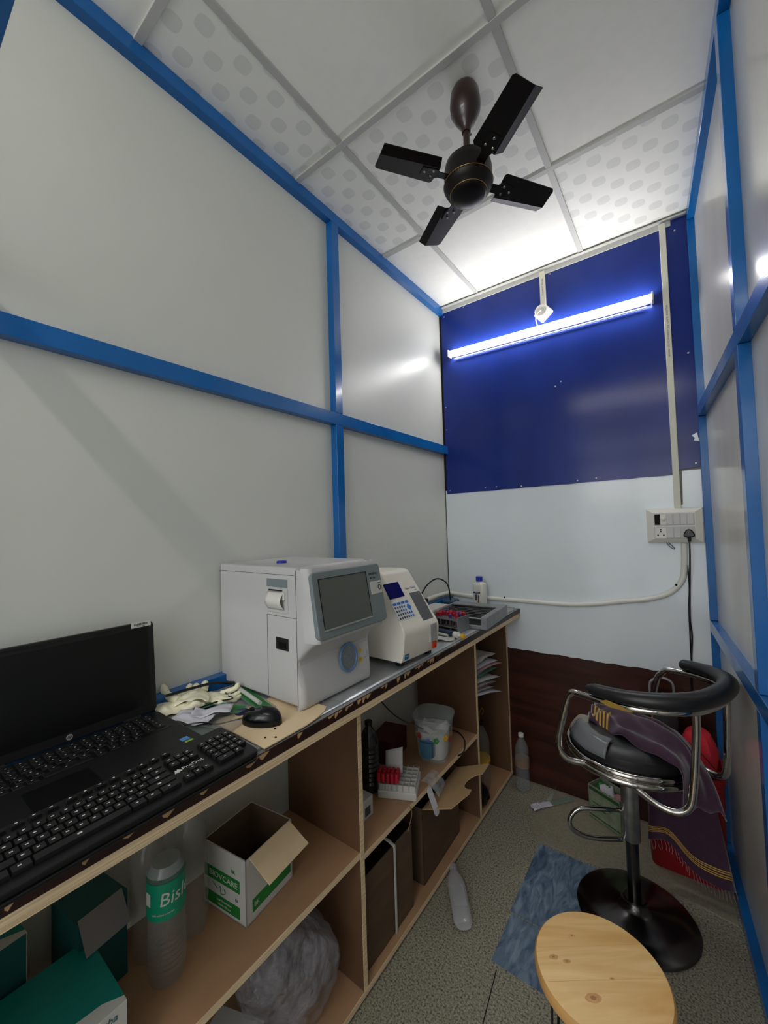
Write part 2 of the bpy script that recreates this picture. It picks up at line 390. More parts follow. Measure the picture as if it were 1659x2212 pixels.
# ------------------------------------------------------------------ LED batten, holder, trunking, switch box, pipe
t = thing('led_batten_light', 'lit white LED tube batten mounted across the navy sheet of the end wall', 'lamp', (-.61, YB - .03, 2.563), 0)
t.rotation_euler = (0, math.radians(1.7), 0)
MB().box(-.538, .538, .006, .021, -.017, .017).build('housing', M['whiteplastic'], t, bevel=.002)
m = MB(); m.X = Matrix.Rotation(PI / 2, 4, 'Y'); m.lathe([(.017, -.543), (.017, .543)], 20, c=(0, -.012, 0)); m.build('diffuser', M['diffuser'], t, smooth=True)
MB().box(-.52, .52, .004, .012, -.034, -.029).build('lower_lip', M['whiteplastic'], t)
for s in (-1, 1): MB().box(s * .546 - .004, s * .546 + .004, -.03, .02, -.022, .022).build('end_cap', M['whiteplastic'], t, bevel=.002)
t = thing('led_batten_light', 'added fill batten, unseen, on the ceiling behind the photographer', 'lamp', (-.45, -.60, H - .035))  # fill lamp added to brighten floor and bench, not a known fixture
MB().box(-.55, .55, -.02, .02, -.0, .028).build('housing', M['whiteplastic'], t, bevel=.002)
m = MB(); m.X = Matrix.Rotation(PI / 2, 4, 'Y'); m.lathe([(.017, -.545), (.017, .545)], 20, c=(.008, 0, 0)); m.build('diffuser', M['diffuser_fill'], t, smooth=True)
t = thing('ceiling_rose', 'round white wiring rose on a square block just above the LED batten', 'electrical fitting', (-.572, YB - .008, 2.655))
m = MB(); m.X = Matrix.Rotation(PI / 2, 4, 'X') @ Matrix.Rotation(math.radians(38), 4, 'Z'); m.prism(rrect(-.04, .04, -.035, .035, .008), 0, .014); m.build('block', M['whiteplastic'], t, bevel=.002)
m = MB(); m.X = Matrix.Rotation(PI / 2, 4, 'X'); m.lathe([(.036, .014), (.035, .03), (.031, .034), (.022, .028), (0, .026)], 28, c=(-.008, .01, 0)); m.build('rose_cap', M['whiteplastic'], t, smooth=True)
MB().tube(smooth_path([(-.008, -.03, .01), (-.02, -.045, -.002), (-.035, -.042, -.03), (-.03, -.035, -.07)]), .003, 8).build('wire', M['whiteplastic'], t, smooth=True)
def trunk(x, w, z0, z1, label, txt, ztxt, up):
    t = thing('cable_trunking', label, 'cable cover', (x, YB - .008, z0))
    MB().box(-w / 2, w / 2, -.02, 0, 0, z1 - z0).build('casing', M['creamplastic'], t, bevel=.002)
    text(txt, .011, M['btngrey'], t, fr((0, -.0203, ztxt), (0, 0, 1 if up else -1), (-1 if up else 1, 0, 0)), 'printed_text')
trunk(-.012, .026, 1.52, 2.895, 'long cream cable trunking running from ceiling down to the switch box', 'WELLFLEX  IS 3419  PVC CONDUIT 25 MM   MAYUR', .85, False)
trunk(-.570, .028, 2.69, 2.893, 'short cream cable trunking between ceiling and round wiring rose', 'MAYUR  25 MM PVC', .11, False)
t = thing('switch_board', 'white switch and socket board on the end wall beside the blue corner post', 'switch board', (-.03, YB - .004, 1.443))
m = MB(); a = [(-.107, -.082), (.107, -.082), (.107, .08), (-.107, .08)]
def ring(w, h, y): return [(-w, y, -h), (w, y, -h), (w, y, h), (-w, y, h)]
m.add(ring(.109, .081, 0) + ring(.107, .079, -.03) + ring(.080, .062, -.044), [(0, 1, 5, 4), (1, 2, 6, 5), (2, 3, 7, 6), (3, 0, 4, 7), (4, 5, 9, 8), (5, 6, 10, 9), (6, 7, 11, 10), (7, 4, 8, 11), (8, 9, 10, 11)])
m.build('face_plate', M['whiteplastic'], t, bevel=.001)
for zc, nm in ((.03, 'upper'), (-.033, 'lower')):
    MB().box(-.077, .077, -.0465, -.042, zc - .028, zc + .028).build('module_frame', M['offwhite'], t, bevel=.0015)
MB().box(-.074, -.052, -.0475, -.046, .005, .055).build('open_slot', M['dark'], t)
MB().box(-.051, -.029, -.0475, -.046, .005, .055).build('regulator_plate', M['whiteplastic'], t)
m = MB(); m.X = Matrix.Translation((-.040, -.0475, .032)) @ Matrix.Rotation(PI / 2, 4, 'X'); m.lathe([(.0095, 0), (.009, .010), (.006, .012), (0, .012)], 18); m.build('regulator_knob', M['whiteplastic'], t, smooth=True)
for x, z in ((-.0155, .03), (.012, .03), (.037, .03), (.062, .03), (-.0145, -.033), (.012, -.033)):
    m = MB(); m.prism([(z - .024, -.0505), (z + .024, -.0475), (z + .024, -.046), (z - .024, -.046)], -.0112, .0112, 'x'); 
    m = MB(); m.X = Matrix.Translation((x, 0, z)); m.add([(-.011, -.046, -.024), (.011, -.046, -.024), (.011, -.046, .024), (-.011, -.046, .024), (-.011, -.0515, -.024), (.011, -.0515, -.024), (.011, -.048, .024), (-.011, -.048, .024)], [(4, 5, 6, 7), (0, 4, 7, 3), (1, 2, 6, 5), (0, 1, 5, 4), (3, 7, 6, 2)])
    m.build('rocker_switch', M['offwhite'], t, bevel=.0006)
MB().box(-.074, -.030, -.048, -.046, -.059, -.008).build('socket', M['whiteplastic'], t, bevel=.001)
m = MB()
for x, z in ((-.052, -.018), (-.052, -.027), (-.063, -.044), (-.041, -.044)):
    m.X = Matrix.Translation((x, -.0478, z)) @ Matrix.Rotation(PI / 2, 4, 'X'); m.lathe([(.0038, 0), (.0036, .0006), (0, .0006)], 12)
m.build('socket_holes', M['dark'], t)
m = MB()
m.tube(smooth_path([(-.035, -.02, -.078), (-.02, -.022, -.10), (-.004, -.012, -.112)]), .0016, 6); m.tube(smooth_path([(-.028, -.02, -.078), (-.012, -.022, -.095), (-.002, -.012, -.108)]), .0016, 6)
m.build('loose_wires', M['darkteal'], t)
t = thing('power_plug', 'black three-pin plug in the switch board with its flex hanging down', 'plug', (.0, YB - .052, 1.41))
poly = [(-.022, -.016), (-.012, -.022), (.012, -.022), (.022, -.016), (.02, -.004), (.010, .014), (0, .018), (-.010, .014), (-.02, -.004)]
m = MB(); m.X = Matrix.Translation((.024, 0, 0)); m.prism(poly, -.028, 0, 'y'); m.build('plug_body', M['blacksat'], t, bevel=.005, bseg=3, smooth=True)
m = MB(); m.lathe([(.006, -.04), (.0075, -.015)], 12, c=(.024, -.012, 0)); m.build('strain_relief', M['blacksat'], t)
m = MB(); m.tube(smooth_path([(.024, -.012, -.03), (.022, -.010, -.12), (.016, .035, -.25), (.010, .04, -.40), (.014, .04, -.48), (.006, .04, -.60), (.002, .04, -.72), (.002, .035, -1.1)]), .0035, 8)
m.tube(smooth_path([(.012, .042, -.15), (.014, .04, -.25), (.008, .042, -.36), (.006, .042, -.52), (.004, .042, -.72), (-.002, .04, -1.0)]), .0028, 8)
m.build('flex', M['blacksat'], t, smooth=True)
m = MB(); path = smooth_path([(.004, 2.337, 1.36), (.0, 2.337, 1.26), (-.012, 2.336, 1.185), (-.06, 2.335, 1.125), (-.14, 2.335, 1.09), (-.25, 2.335, 1.068), (-.48, 2.335, 1.03), (-.80, 2.335, 1.026), (-1.04, 2.335, 1.026), (-1.195, 2.333, 1.036), (-1.22, 2.30, 1.042), (-1.222, 2.1, 1.045), (-1.2, 1.9, 1.042), (-1.19, 1.75, 1.03)], 8)
t = tag(m.tube(path, .0125, 12).build('flexible_pipe', M['whiteplastic'], smooth=True), 'white bendy conduit pipe sweeping from switch board along the wall behind the counter', 'pipe')
m = MB()
for x, z in ((-.86, 1.04), (-.035, 1.165)):
    m.X = Matrix.Translation((x, 2.322, z)) @ Matrix.Rotation(PI / 2, 4, 'X'); m.lathe([(.005, 0), (.004, .003), (0, .004)], 10)
m.build('clip_screw', M['dark'], t)

# ------------------------------------------------------------------ ceiling fan
t = thing('ceiling_fan', 'small dark brown four-blade ceiling fan hanging by its rod', 'fan', (-.51, 1.2, 0))
MB().lathe([(.038, H - .004), (.046, H - .02), (.050, 2.86), (.048, 2.835), (.030, 2.80), (.017, 2.785), (.014, 2.765)], 28).build('canopy', M['brownmetal'], t, smooth=True)
m = MB(); m.lathe([(.0105, 2.665), (.0105, 2.79)], 16); m.tube([(.012, 0, 2.75), (.018, 0, 2.75)], .003, 6); m.build('downrod', M['brownmetal'], t, smooth=True)
MB().lathe([(.014, 2.70), (.022, 2.685), (.055, 2.672), (.072, 2.655), (.077, 2.63), (.077, 2.60), (.079, 2.592), (.079, 2.584), (.076, 2.578), (.070, 2.566), (.060, 2.559), (.058, 2.552), (.050, 2.546), (.02, 2.541), (0, 2.540)], 40).build('motor_housing', M['fanblack'], t, smooth=True)
m = MB()
for r, z in ((.0795, 2.588), (.0595, 2.5555)): m.tube([(r * math.cos(a), r * math.sin(a), z) for a in [2 * PI * i / 40 for i in range(40)]], .0009, 6, closed=True)
m.build('gold_ring', M['gold'], t, smooth=True)
for k in range(4):
    a = math.radians(54 + 90 * k)
    base = Matrix.Rotation(a, 4, 'Z') @ Matrix.Translation((0, 0, 2.600))
    m = MB(); m.X = base @ Matrix.Rotation(math.radians(-13), 4, 'X')
    m.prism([(.112, -.044), (.118, -.05), (.300, -.043), (.307, -.036), (.307, .022), (.112, .028)], -.0012, .0012, 'z')
    m.add([(.112, .028, .0012), (.307, .022, .0012), (.302, .047, .015), (.118, .051, .015), (.112, .028, -.0012), (.307, .022, -.0012), (.302, .047, .0126), (.118, .051, .0126)], [(0, 1, 2, 3), (7, 6, 5, 4), (0, 3, 7, 4), (1, 5, 6, 2), (2, 6, 7, 3)])
    bl = m.build('blade', M['fanblack'], t)
    m = MB(); m.X = base @ Matrix.Rotation(math.radians(-13), 4, 'X'); m.prism([(.07, -.014), (.105, -.014), (.12, -.026), (.165, -.018), (.165, .018), (.12, .022), (.105, .014), (.07, .014)], -.0035, -.0012)
    m.build('blade_bracket', M['fanblack'], t, bevel=.001)
    for x, y in ((.128, -.013), (.128, .012), (.154, 0)): m = MB(); m.X = base @ Matrix.Rotation(math.radians(-13), 4, 'X'); m.lathe([(0, -.0065), (.003, -.006), (.0042, -.0035)], 10, c=(x, y, 0)); m.build('rivet', M['steel'], bl, smooth=True)

# ------------------------------------------------------------------ bench: worktop and shelf unit
ZC, XF = .978, -.781
t = thing('worktop', 'long plywood worktop with chipped dark front edge along the left wall', 'counter', (0, 0, 0))
MB().box(XL + .0005, XF, -1.1, YB - .006, .931, .953).build('plywood_board', M['pinecut'], t)
MB().box(XL + .0005, XF + .001, -1.1, YB - .006, .953, ZC - .0015).build('edge_band', M['darkedge'], t)
MB().box(XL + .036, XF - .002, -1.1, YB - .006, ZC - .0015, ZC).build('top_skin', mat('worn_top', '8A8C8C', .35, noise=(10, .15)), t)
m = MB(); rr = random.Random(4); y = -.5
while y < 1.9:
    w = .006 + .02 * rr.random() * (1.6 if y < .57 else .9); h = .006 + .014 * rr.random()
    if rr.random() < (.8 if y < .57 else .55):
        m.add([(XF + .0016, y, ZC - .0015), (XF + .0016, y + w, ZC - .0015), (XF + .0016, y + w * .9 + .004, ZC - .004), (XF + .0016, y + w * .5 - .003, ZC - h), (XF + .0016, y + .3 * w - .004, ZC - h * .8)], [(0, 1, 2, 3, 4)])
    y += w + .005 * rr.random()
m.build('chipped_spots', M['chip'], t)['kind'] = 'stuff'
m = MB(); yy = jag((1.66, 0), (1.66, 0), 1, 0)
m.box(XF + .0012, XF + .0022, 1.35, 2.3, .956, ZC - .003); m.build('bare_strip', M['darkedge'], t)
su = thing('shelf_unit', 'open brown laminated shelving unit standing under the worktop', 'shelves', (0, 0, 0))
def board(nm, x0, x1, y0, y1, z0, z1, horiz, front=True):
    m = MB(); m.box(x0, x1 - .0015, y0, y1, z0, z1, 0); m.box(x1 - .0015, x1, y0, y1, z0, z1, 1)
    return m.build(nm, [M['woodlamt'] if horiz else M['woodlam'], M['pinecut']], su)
XS = -.86
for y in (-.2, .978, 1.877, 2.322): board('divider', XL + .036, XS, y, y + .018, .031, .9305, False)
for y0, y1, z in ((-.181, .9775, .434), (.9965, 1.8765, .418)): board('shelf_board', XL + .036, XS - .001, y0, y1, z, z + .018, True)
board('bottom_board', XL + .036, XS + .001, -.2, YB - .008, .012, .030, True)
MB().box(XL + .036, XS - .03, -.2, YB - .012, .0005, .012).build('gap_shade_block', M['dark'], su)  # near-black block stands in for the shadow band under the bottom board

# sheets lying on the worktop
def sheet(name, label, cat, m_, fn, nu=24, nv=24, solid=.001, mats=None):
    mb = MB().grid(fn, nu, nv, m_ if callable(m_) else 0)
    return tag(mb.build(name, mats or m_, smooth=True, solid=solid), label, cat)
sheet('metal_sheet', 'crinkled silver metal sheet covering the worktop under both analysers', 'sheet', M['foil'], lambda u, v: (-1.19 + (.405 - .01) * u, .74 + 1.585 * v, ZC + .0016 + .0004 * noise1(u * 6, v * 22)), 20, 60)
poly = [(-1.0, .575), (-.783, .57), (-.784, .70), (-.79, .742), (-.80, .775), (-.815, .80), (-.85, .80), (-1.0, .81)]
tag(MB().prism(poly, ZC + .004, ZC + .0065).build('cardboard_mat', M['cardboard']), 'flat brown cardboard mat under the computer mouse', 'cardboard')
tag(MB().box(-1.16, -.793, -.3, .567, ZC + .0005, ZC + .006).build('acrylic_sheet', mat('dull_sheet', '7F8785', .25, noise=(12, .1))), 'grey rigid sheet under the keyboard and laptop at the worktop edge', 'sheet')
m = MB()
for x, y in ((-.82, .6), (-.80, .615), (-.835, .64)): m.lathe([(.003, 0), (.002, .002), (0, .0025)], 8, c=(x, y, ZC + .0065))
tag(m.build('crumb', M['dark'], smooth=True), 'dark crumbs scattered on the brown cardboard mat', 'crumbs', kind='stuff')

# ------------------------------------------------------------------ laptop
ZL = ZC + .007
t = thing('laptop', 'open black laptop with a dark screen against the left wall', 'laptop', (-1.155, .31, ZL))
# local: x depth towards the room, y along the wall
MB().prism(rrect(0, .255, -.192, .192, .012), 0, .019, 'z').build('base', M['black'], t, bevel=.003)
MB().box(.02, .125, -.172, .172, .0190, .0196).build('key_deck', M['blacksat'], t)
MB().prism(rrect(.155, .245, -.115, -.01, .004), .019, .0194).build('touchpad', M['blacksat'], t)
rows = [(.022, 15), (.042, 15), (.061, 15), (.080, 14), (.099, 13)]
kp = None
def keycap(w, d, h, m2=True, lg=.003):
    m = MB(); m.add([(-w / 2, -d / 2, 0), (w / 2, -d / 2, 0), (w / 2, d / 2, 0), (-w / 2, d / 2, 0), (-w / 2 + .001, -d / 2 + .001, h), (w / 2 - .001, -d / 2 + .001, h), (w / 2 - .001, d / 2 - .001, h), (-w / 2 + .001, d / 2 - .001, h)], [(0, 3, 2, 1), (4, 5, 6, 7), (0, 1, 5, 4), (1, 2, 6, 5), (2, 3, 7, 6), (3, 0, 4, 7)], 0)
    m.add([(-lg * .7, -d * .05 - lg * .9, h + .0002), (lg * .1, -d * .05 - lg * .9, h + .0002), (lg * .1, -d * .05 + lg * .5, h + .0002), (-lg * .7, -d * .05 + lg * .5, h + .0002)], [(0, 1, 2, 3)], 1)
    return m
km = {}
def put_key(parent, x, y, z, w, d, h, lg, tilt=0):
    k = (round(w, 4), round(d, 4), h, lg)
    if k not in km:
        o = keycap(d, w, h, lg=lg).build('key', [M['key'], M['legend']], parent); km[k] = o.data
    else:
        o = bpy.data.objects.new('key', km[k]); COL.objects.link(o); o.parent = parent
    o.location = (x, y, z); o.rotation_euler = (0, tilt, 0)
    o['k'] = 1; del o['k']
cnt = 0
for r, (x, nk) in enumerate(rows + [(.118, 9)]):
    for i in range(nk):
        w = .0205 if nk > 9 else (.0205 if i != 4 else .085)
        if nk > 9: y = -.166 + (.332 - .0205) * i / (nk - 1) + .0102
        else: y = [-.156, -.134, -.112, -.09, -.033, .025, .05, .072, .095][i]
        put_key(t, x + .002, y, .0196, w - .003, .0165, .0022, .0022)
        cnt += 1
Ml = fr((.001, 0, .0205), (0, 1, 0), (-.085, 0, 1))
lid = MB(); lid.X = Ml; lid.prism(rrect(-.192, .192, 0, .238, .012), -.014, 0); lid.build('lid', M['black'], t, bevel=.002)
m = MB(); m.X = Ml; m.box(-.176, .176, .022, .222, .0002, .0008); m.build('screen', M['lcdblack'], t)
m = MB(); m.X = Ml; m.box(-.12, -.02, .228, .2315, 0, .0009); m.build('webcam_slot', M['blacksat'], t)
m = MB(); m.X = Ml; m.box(.06, .1, .228, .2315, 0, .0009); m.build('microphone_slot', M['blacksat'], t)
m = MB(); m.X = Ml; m.prism([(.137, .226), (.185, .226), (.185, .240), (.137, .240)], .0008, .0016); st = m.build('asset_sticker', M['white'], t)
m = MB(); m.X = Ml; rr = random.Random(2); x = .144
while x < .176: w = .0006 + .0012 * rr.random(); m.box(x, x + w, .231, .2365, .0017, .0019); x += w + .0005 + .001 * rr.random()
m.box(.15, .17, .2285, .2293, .0017, .0019); m.build('barcode', M['dark'], st)
m = MB(); m.X = Ml; m.lathe([(.0065, .0002), (.0065, .0009), (0, .0009)], 20, c=(0, .0105, 0)); lg = m.build('logo', mat('badge_grey', '8A8A8A', .4), t)
text('hp', .009, M['blacksat'], lg, Ml @ Matrix.Translation((0, .0112, .0011)), 'logo_letters', shear=.3)
MB().box(.205, .222, .150, .168, .019, .0195).build('blue_sticker', mat('sticker_blue', '4F86C0', .4), t)
MB().box(.226, .243, .152, .170, .019, .0195).build('green_sticker', mat('sticker_green', '86B52A', .4), t)
for s in (-.13, .13): m = MB(); m.tube([(.002, s - .02, .019), (.002, s + .02, .019)], .006, 10); m.build('hinge', M['blacksat'], t)

# ------------------------------------------------------------------ keyboard
t = thing('keyboard', 'full-size black wired keyboard lying over the front of the laptop', 'keyboard', (-.842, .325, ZC + .0065), 0)
t.rotation_euler = (0, math.radians(4.5), math.radians(1))
MB().prism(rrect(-.075, .075, -.225, .222, .012), .004, .018).build('case', M['black'], t, bevel=.004, bseg=3)
MB().prism(rrect(-.07, .08, -.22, .217, .010), 0, .006).build('base_plate', M['blacksat'], t, bevel=.002)
ZK = .0185; nkey = 0
put = lambda x, y, w, h=.007, lg=.003: put_key(t, x, y, ZK, w - .0015, .0165 if x > -.05 else .012, h, lg)
for i in range(13): put(-.058, -.205 + .0235 * i * .97 + (0.006 * (i > 0) + .004 * (i > 4) + .004 * (i > 8)), .018, .005)
rowsk = [(-.028, [1] * 13 + [2]), (-.009, [1.5] + [1] * 12 + [1.5]), (.010, [1.75] + [1] * 11 + [2.25]), (.029, [2.25] + [1] * 10 + [2.75]), (.048, [1.5, 1.25, 6.5, 1.25, 1.25, 1.75])]
for x, ws in rowsk:
    y = -.214
    for w in ws:
        ww = w * .0182 * 15 / sum(ws) if x == .048 else w * .0182
        put(x, y + ww / 2, ww, lg=.003 if w < 2 else .0045); y += ww
for x in (-.028, -.009):
    for i in range(3): put(x, .077 + .019 * i, .019)
put(.029, .096, .019)
for i in range(3): put(.048, .077 + .019 * i, .019)
for x in (-.028, -.009, .010, .029):
    for i in range(4): put(x, .148 + .019 * i, .019)
put(.048, .157, .037); put(.048, .186, .019)
text('\u25B2ProDot', .013, M['legend'], t, fr((.010, .098, .0189), (0, 1, 0), (-1, 0, 0)), 'brand_lettering', sx=1.1)
MB().prism([(.0155, .066), (.0045, .071), (.0155, .077)], .0184, .0189).build('brand_mark', M['legend'], t)

# ------------------------------------------------------------------ mouse with its cable
t = thing('computer_mouse', 'black wired mouse on the brown cardboard mat beside the keyboard', 'mouse', (-.893, .645, ZC + .0065), math.radians(20))
m = MB()
def mo(u, v):
    a = 2 * PI * u; s = v * PI / 2; k = math.cos(s) ** .6; x = .056 * k * math.cos(a); y = .033 * k * math.sin(a) * (1 - .12 * math.cos(a)); return (x, y, .036 * math.sin(s) ** .8 * (1 + .18 * math.cos(a) * .8) if v > 0 else 0)
m.grid(mo, 33, 12).build('mouse_shell', M['glossblack'], t, smooth=True)
MB().box(-.05, -.008, -.0008, .0008, .022, .0285).build('button_split', M['dark'], t)
m = MB(); m.X = Matrix.Translation((-.03, 0, .028)) @ Matrix.Rotation(PI / 2, 4, 'X'); m.lathe([(.007, -.003), (.007, .003)], 16); m.build('scroll_wheel', M['blacksat'], t)
Rz = Matrix.Rotation(-math.radians(20), 4, 'Z')
pts = [(-.053, 0, .006)] + [tuple(Rz @ (Vector(p) - Vector((-.893, .645, ZC + .0065)))) for p in ((-.965, .60, .985), (-.978, .565, .988), (-.985, .53, 1.005), (-1.02, .505, .998))]
MB().tube(smooth_path(pts), .0018, 8).build('mouse_cable', M['blacksat'], t, smooth=True)
m = MB(); m.tube(smooth_path([(-1.06, .50, .99), (-1.09, .54, .992), (-1.085, .62, .996), (-1.06, .665, .998), (-1.10, .675, .995), (-1.16, .70, .99)]), .0022, 8)
tag(m.build('cable', M['blacksat'], smooth=True), 'thin black cable looping over the papers behind the laptop', 'cable')
m = MB(); m.tube(smooth_path([(-1.185, .538, 1.022), (-1.17, .60, 1.024), (-1.16, .66, 1.022), (-1.155, .70, 1.012), (-1.16, .735, 1.0)]), .0042, 8)
tag(m.build('charger_lead', M['blacksat'], smooth=True), 'thick straight black lead lying across the white gloves', 'cable')

# ------------------------------------------------------------------ gloves, packets, papers
def glove(nm, label, loc, rz, s=1, seed=0):
    t = thing(nm, label, 'glove', loc, rz, 'latex gloves behind the laptop'); rr = random.Random(seed)
    m = MB()
    m.grid(lambda u, v: (-.05 + .09 * v + .006 * math.sin(9 * u), .045 * (u - .5) * 2 * (1 + .1 * math.sin(5 * v)), .010 + .014 * math.sin(PI * u) + .007 * noise1(u * 5, v * 5, seed)), 16, 14)
    m.build('palm', M['latex'], t, smooth=True, solid=.004, sub=1)
    for i, (y, L, an) in enumerate(((-.034, .055, -.35), (-.012, .07, -.1), (.010, .068, .15), (.032, .052, .45))):
        p = [(.035, y, .014)]
        for k in range(1, 5): p.append((.035 + L * k / 4 * math.cos(an + .15 * k), y + L * k / 4 * math.sin(an + .15 * k), .016 + .012 * math.sin(k * 1.1 + i) * rr.random()))
        MB().tube(smooth_path(p, 4), [.011] * 4 + [.0105] * 8 + [.009] * 3 + [.007, .004], 10).build('finger', M['latex'], t, smooth=True)
    p = [(-.01, .035, .014), (.015, .06, .02), (.035, .075, .03), (.045, .082, .05)]
    MB().tube(smooth_path(p, 4), [.012] * 6 + [.011] * 5 + [.008, .005], 10).build('thumb', M['latex'], t, smooth=True)
    t.scale = (s, s, s); return t
glove('latex_glove', 'crumpled cream latex glove nearest the laptop hinge', (-1.165, .55, ZC + .001), math.radians(60), .9, 1)
glove('latex_glove', 'cream latex glove with a finger sticking up against the blue rail', (-1.16, .60, ZC + .012), math.radians(150), .95, 2)
glove('latex_glove', 'cream latex glove lying closest to the big analyser', (-1.13, .655, ZC + .001), math.radians(10), .72, 3)
def packet(label, loc, rz, w, d, mats, tilt=0, cat='packet', nm='syringe_packet'):
    t = thing(nm, label, cat, loc, rz); t.rotation_euler = (tilt, 0, rz)
    m = MB(); m.grid(lambda u, v: (w * (u - .5), d * (v - .5), .004 + .003 * noise1(u * 4, v * 4, w * 90)), 14, 10, lambda u, v: 1 if u < .08 or u > .93 or v < .1 or v > .92 else 0)
    m.build('wrapper', mats, t, smooth=True, solid=.0008); return t
g2 = [M['green'], M['petgreen']]
packet('small green packet beside the white gloves', (-1.115, .605, ZC + .006), math.radians(75), .085, .045, g2)
packet('green square packet over the folded papers', (-1.02, .632, ZC + .012), math.radians(20), .095, .055, g2)
p = packet('long green and clear syringe packet under the big analyser edge', (-1.04, .715, ZC + .006), math.radians(-12), .22, .05, g2)
MB().tube([(-.08, -.006, .010), (.07, -.004, .010)], .006, 10).build('syringe', M['white'], p, smooth=True)
t = thing('pen_cap_ring', 'dark blue round cap lying beside the green packets', 'cap', (-.985, .645, ZC + .004))
MB().lathe([(.016, 0), (.018, .008), (.012, .012), (0, .012)], 20).build('cap', mat('navy_cap', '10124A', .35), t, smooth=True)
def paper(label, loc, rz, w, d, seed, mt=None, cat='paper', amp=.01, parent=None, group=None):
    m = MB(); m.grid(lambda u, v: (w * (u - .5), d * (v - .5), .003 + amp * abs(math.sin(3.3 * u + seed)) * .8 + amp * .5 * noise1(u * 3, v * 3, seed)), 16, 12)
    o = m.build('paper_slip', mt or M['paper'], parent, smooth=True, solid=.0005)
    o.location = loc; o.rotation_euler = (0, 0, rz)
    if not parent: tag(o, label, cat, group)
    return o
paper('folded mauve-white paper slip closest to the laptop', (-1.04, .545, ZC + .010), math.radians(30), .11, .06, 1, amp=.016)
paper('crumpled written slip lying on top of the other papers', (-1.025, .585, ZC + .016), math.radians(45), .10, .05, 2.2, amp=.014)
paper('grey translucent slip between mouse and papers', (-.965, .575, ZC + .0065), math.radians(15), .10, .06, 3, M['petd'], amp=.006)

# ------------------------------------------------------------------ haematology analyser
t = thing('blood_analyser', 'large white blood analyser with grey-framed blank touch screen', 'laboratory analyser', (-.86, .738, ZC + .003))
# local: x forward (0 at side seam), y along bench 0..0.30, z up
m = MB(); m.box(-.376, .003, 0, .302, .012, .392); m.build('casing', M['offwhite'], t, bevel=.007, bseg=3)
def fp(v):  # front profile x(z)
    pass
prof = [(.0, .388), (.038, .384), (.046, .376), (.074, .205), (.066, .192), (.03, .165), (-.002 + .006, .135), (.004, .118), (.010, .09), (.016, .055), (.016, .012), (.0, .0)]
m = MB(); N = 14
def front(u, v):
    i = min(int(v * (len(pp) - 1)), len(pp) - 2); f = v * (len(pp) - 1) - i
    x = pp[i][0] * (1 - f) + pp[i + 1][0] * f; z = pp[i][1] * (1 - f) + pp[i + 1][1] * f
    e = min(u, 1 - u) * 2; y = .302 * u
    k = 1 - (1 - min(1, e / .10)) ** 2 * .55
    return (max(x, 0) * k if x > 0 else x, y, z)
pp = smooth_path([(a, b, 0) for a, b in prof], 4)
m.grid(front, 41, len(pp)); 
# close the sides
for y, sgn in ((0, 1), (.302, -1)):
    ring_ = [front(0 if y == 0 else 1, j / (len(pp) - 1)) for j in range(len(pp))]
    m.add(ring_ + [(-.004, y, .388), (-.004, y, .012)], [tuple(range(len(ring_))) + (len(ring_) + 1, len(ring_))])
m.build('front_cover', M['offwhite'], t, smooth=True, angle=50)
bz0 = Vector((.049, 0, .378)); bz1 = Vector((.080, 0, .198)); up = (bz0 - bz1).normalized()
Mb = fr((bz1.x - .004, .002, bz1.z), (0, 1, 0), up); Lb = (bz0 - bz1).length
m = MB(); m.X = Mb; m.prism(rrect(.006, .308, 0, Lb, .014), -.012, .006); bz = m.build('screen_bezel', M['grey'], t, bevel=.003)
m = MB(); m.X = Mb; m.box(.030, .232, .026, Lb - .022, .0062, .0068); m.build('screen', M['screen'], t)
m = MB(); m.X = Mb; m.box(.028, .236, .021, .025, .0062, .0085); m.build('screen_lip', M['silver'], t)
m = MB(); m.X = Mb; m.box(.028, .030, .025, Lb - .02, .0062, .0075); m.box(.232, .234, .025, Lb - .02, .0062, .0075); m.box(.028, .234, Lb - .022, Lb - .02, .0062, .0075); m.build('screen_gasket', M['dark'], t)
text('mindray', .013, M['dark'], t, Mb @ Matrix.Translation((.268, Lb - .03, .0062)), 'brand_lettering')
text('BC-20s', .009, M['dark'], t, Mb @ Matrix.Translation((.264, Lb - .044, .0062)), 'model_lettering')
m = MB(); m.X = Mb; m.box(.246, .302, Lb - .095, Lb - .055, .0062, .0068); st = m.build('white_sticker', M['white'], t)
m = MB(); m.X = Mb @ Matrix.Translation((.291, Lb - .076, .007)); m.tube([(.006 * math.cos(a), .0075 * math.sin(a), 0) for a in [2 * PI * i / 20 for i in range(20)]], .0012, 6, closed=True); m.box(-.014, -.011, -.001, .001, 0, .0004); m.box(-.008, .008, .012, .0145, 0, .0004); m.build('sticker_mark', M['dark'], st)
# side details, side face y = 0, camera sees it
def side(nm, x0, x1, z0, z1, d, mt, bev=0): return MB().box(x0, x1, -d, 0.001, z0, z1).build(nm, mt, t, bevel=bev)
m = MB(); m.box(-.0005, .0008, -.0006, .0, .012, .385); m.box(-.129, -.128, -.0006, 0, .02, .252); m.box(-.128, 0, -.0006, 0, .2515, .2525); m.box(-.374, -.008, -.0006, 0, .3695, .3705); m.build('panel_seam', M['dark'], t)
side('printer_panel', -.126, -.035, .334, .357, .0018, M['grey'])
side('printer_frame', -.125, -.033, .262, .331, .0022, M['offwhite'], .001)
m = MB(); m.X = Matrix.Translation((-.08, 0, 0)); 
m.grid(lambda u, v: (-.037 + .07 * u, -.004 - .014 * math.sin(PI * v), .272 + .05 * v), 6, 10); m.build('printer_door', M['whiteplastic'], t, smooth=True, solid=.002)
side('paper_slot', -.113, -.055, .324, .327, .006, M['dark'])
side('door_latch', -.05, -.042, .30, .322, .008, M['whiteplastic'], .001)
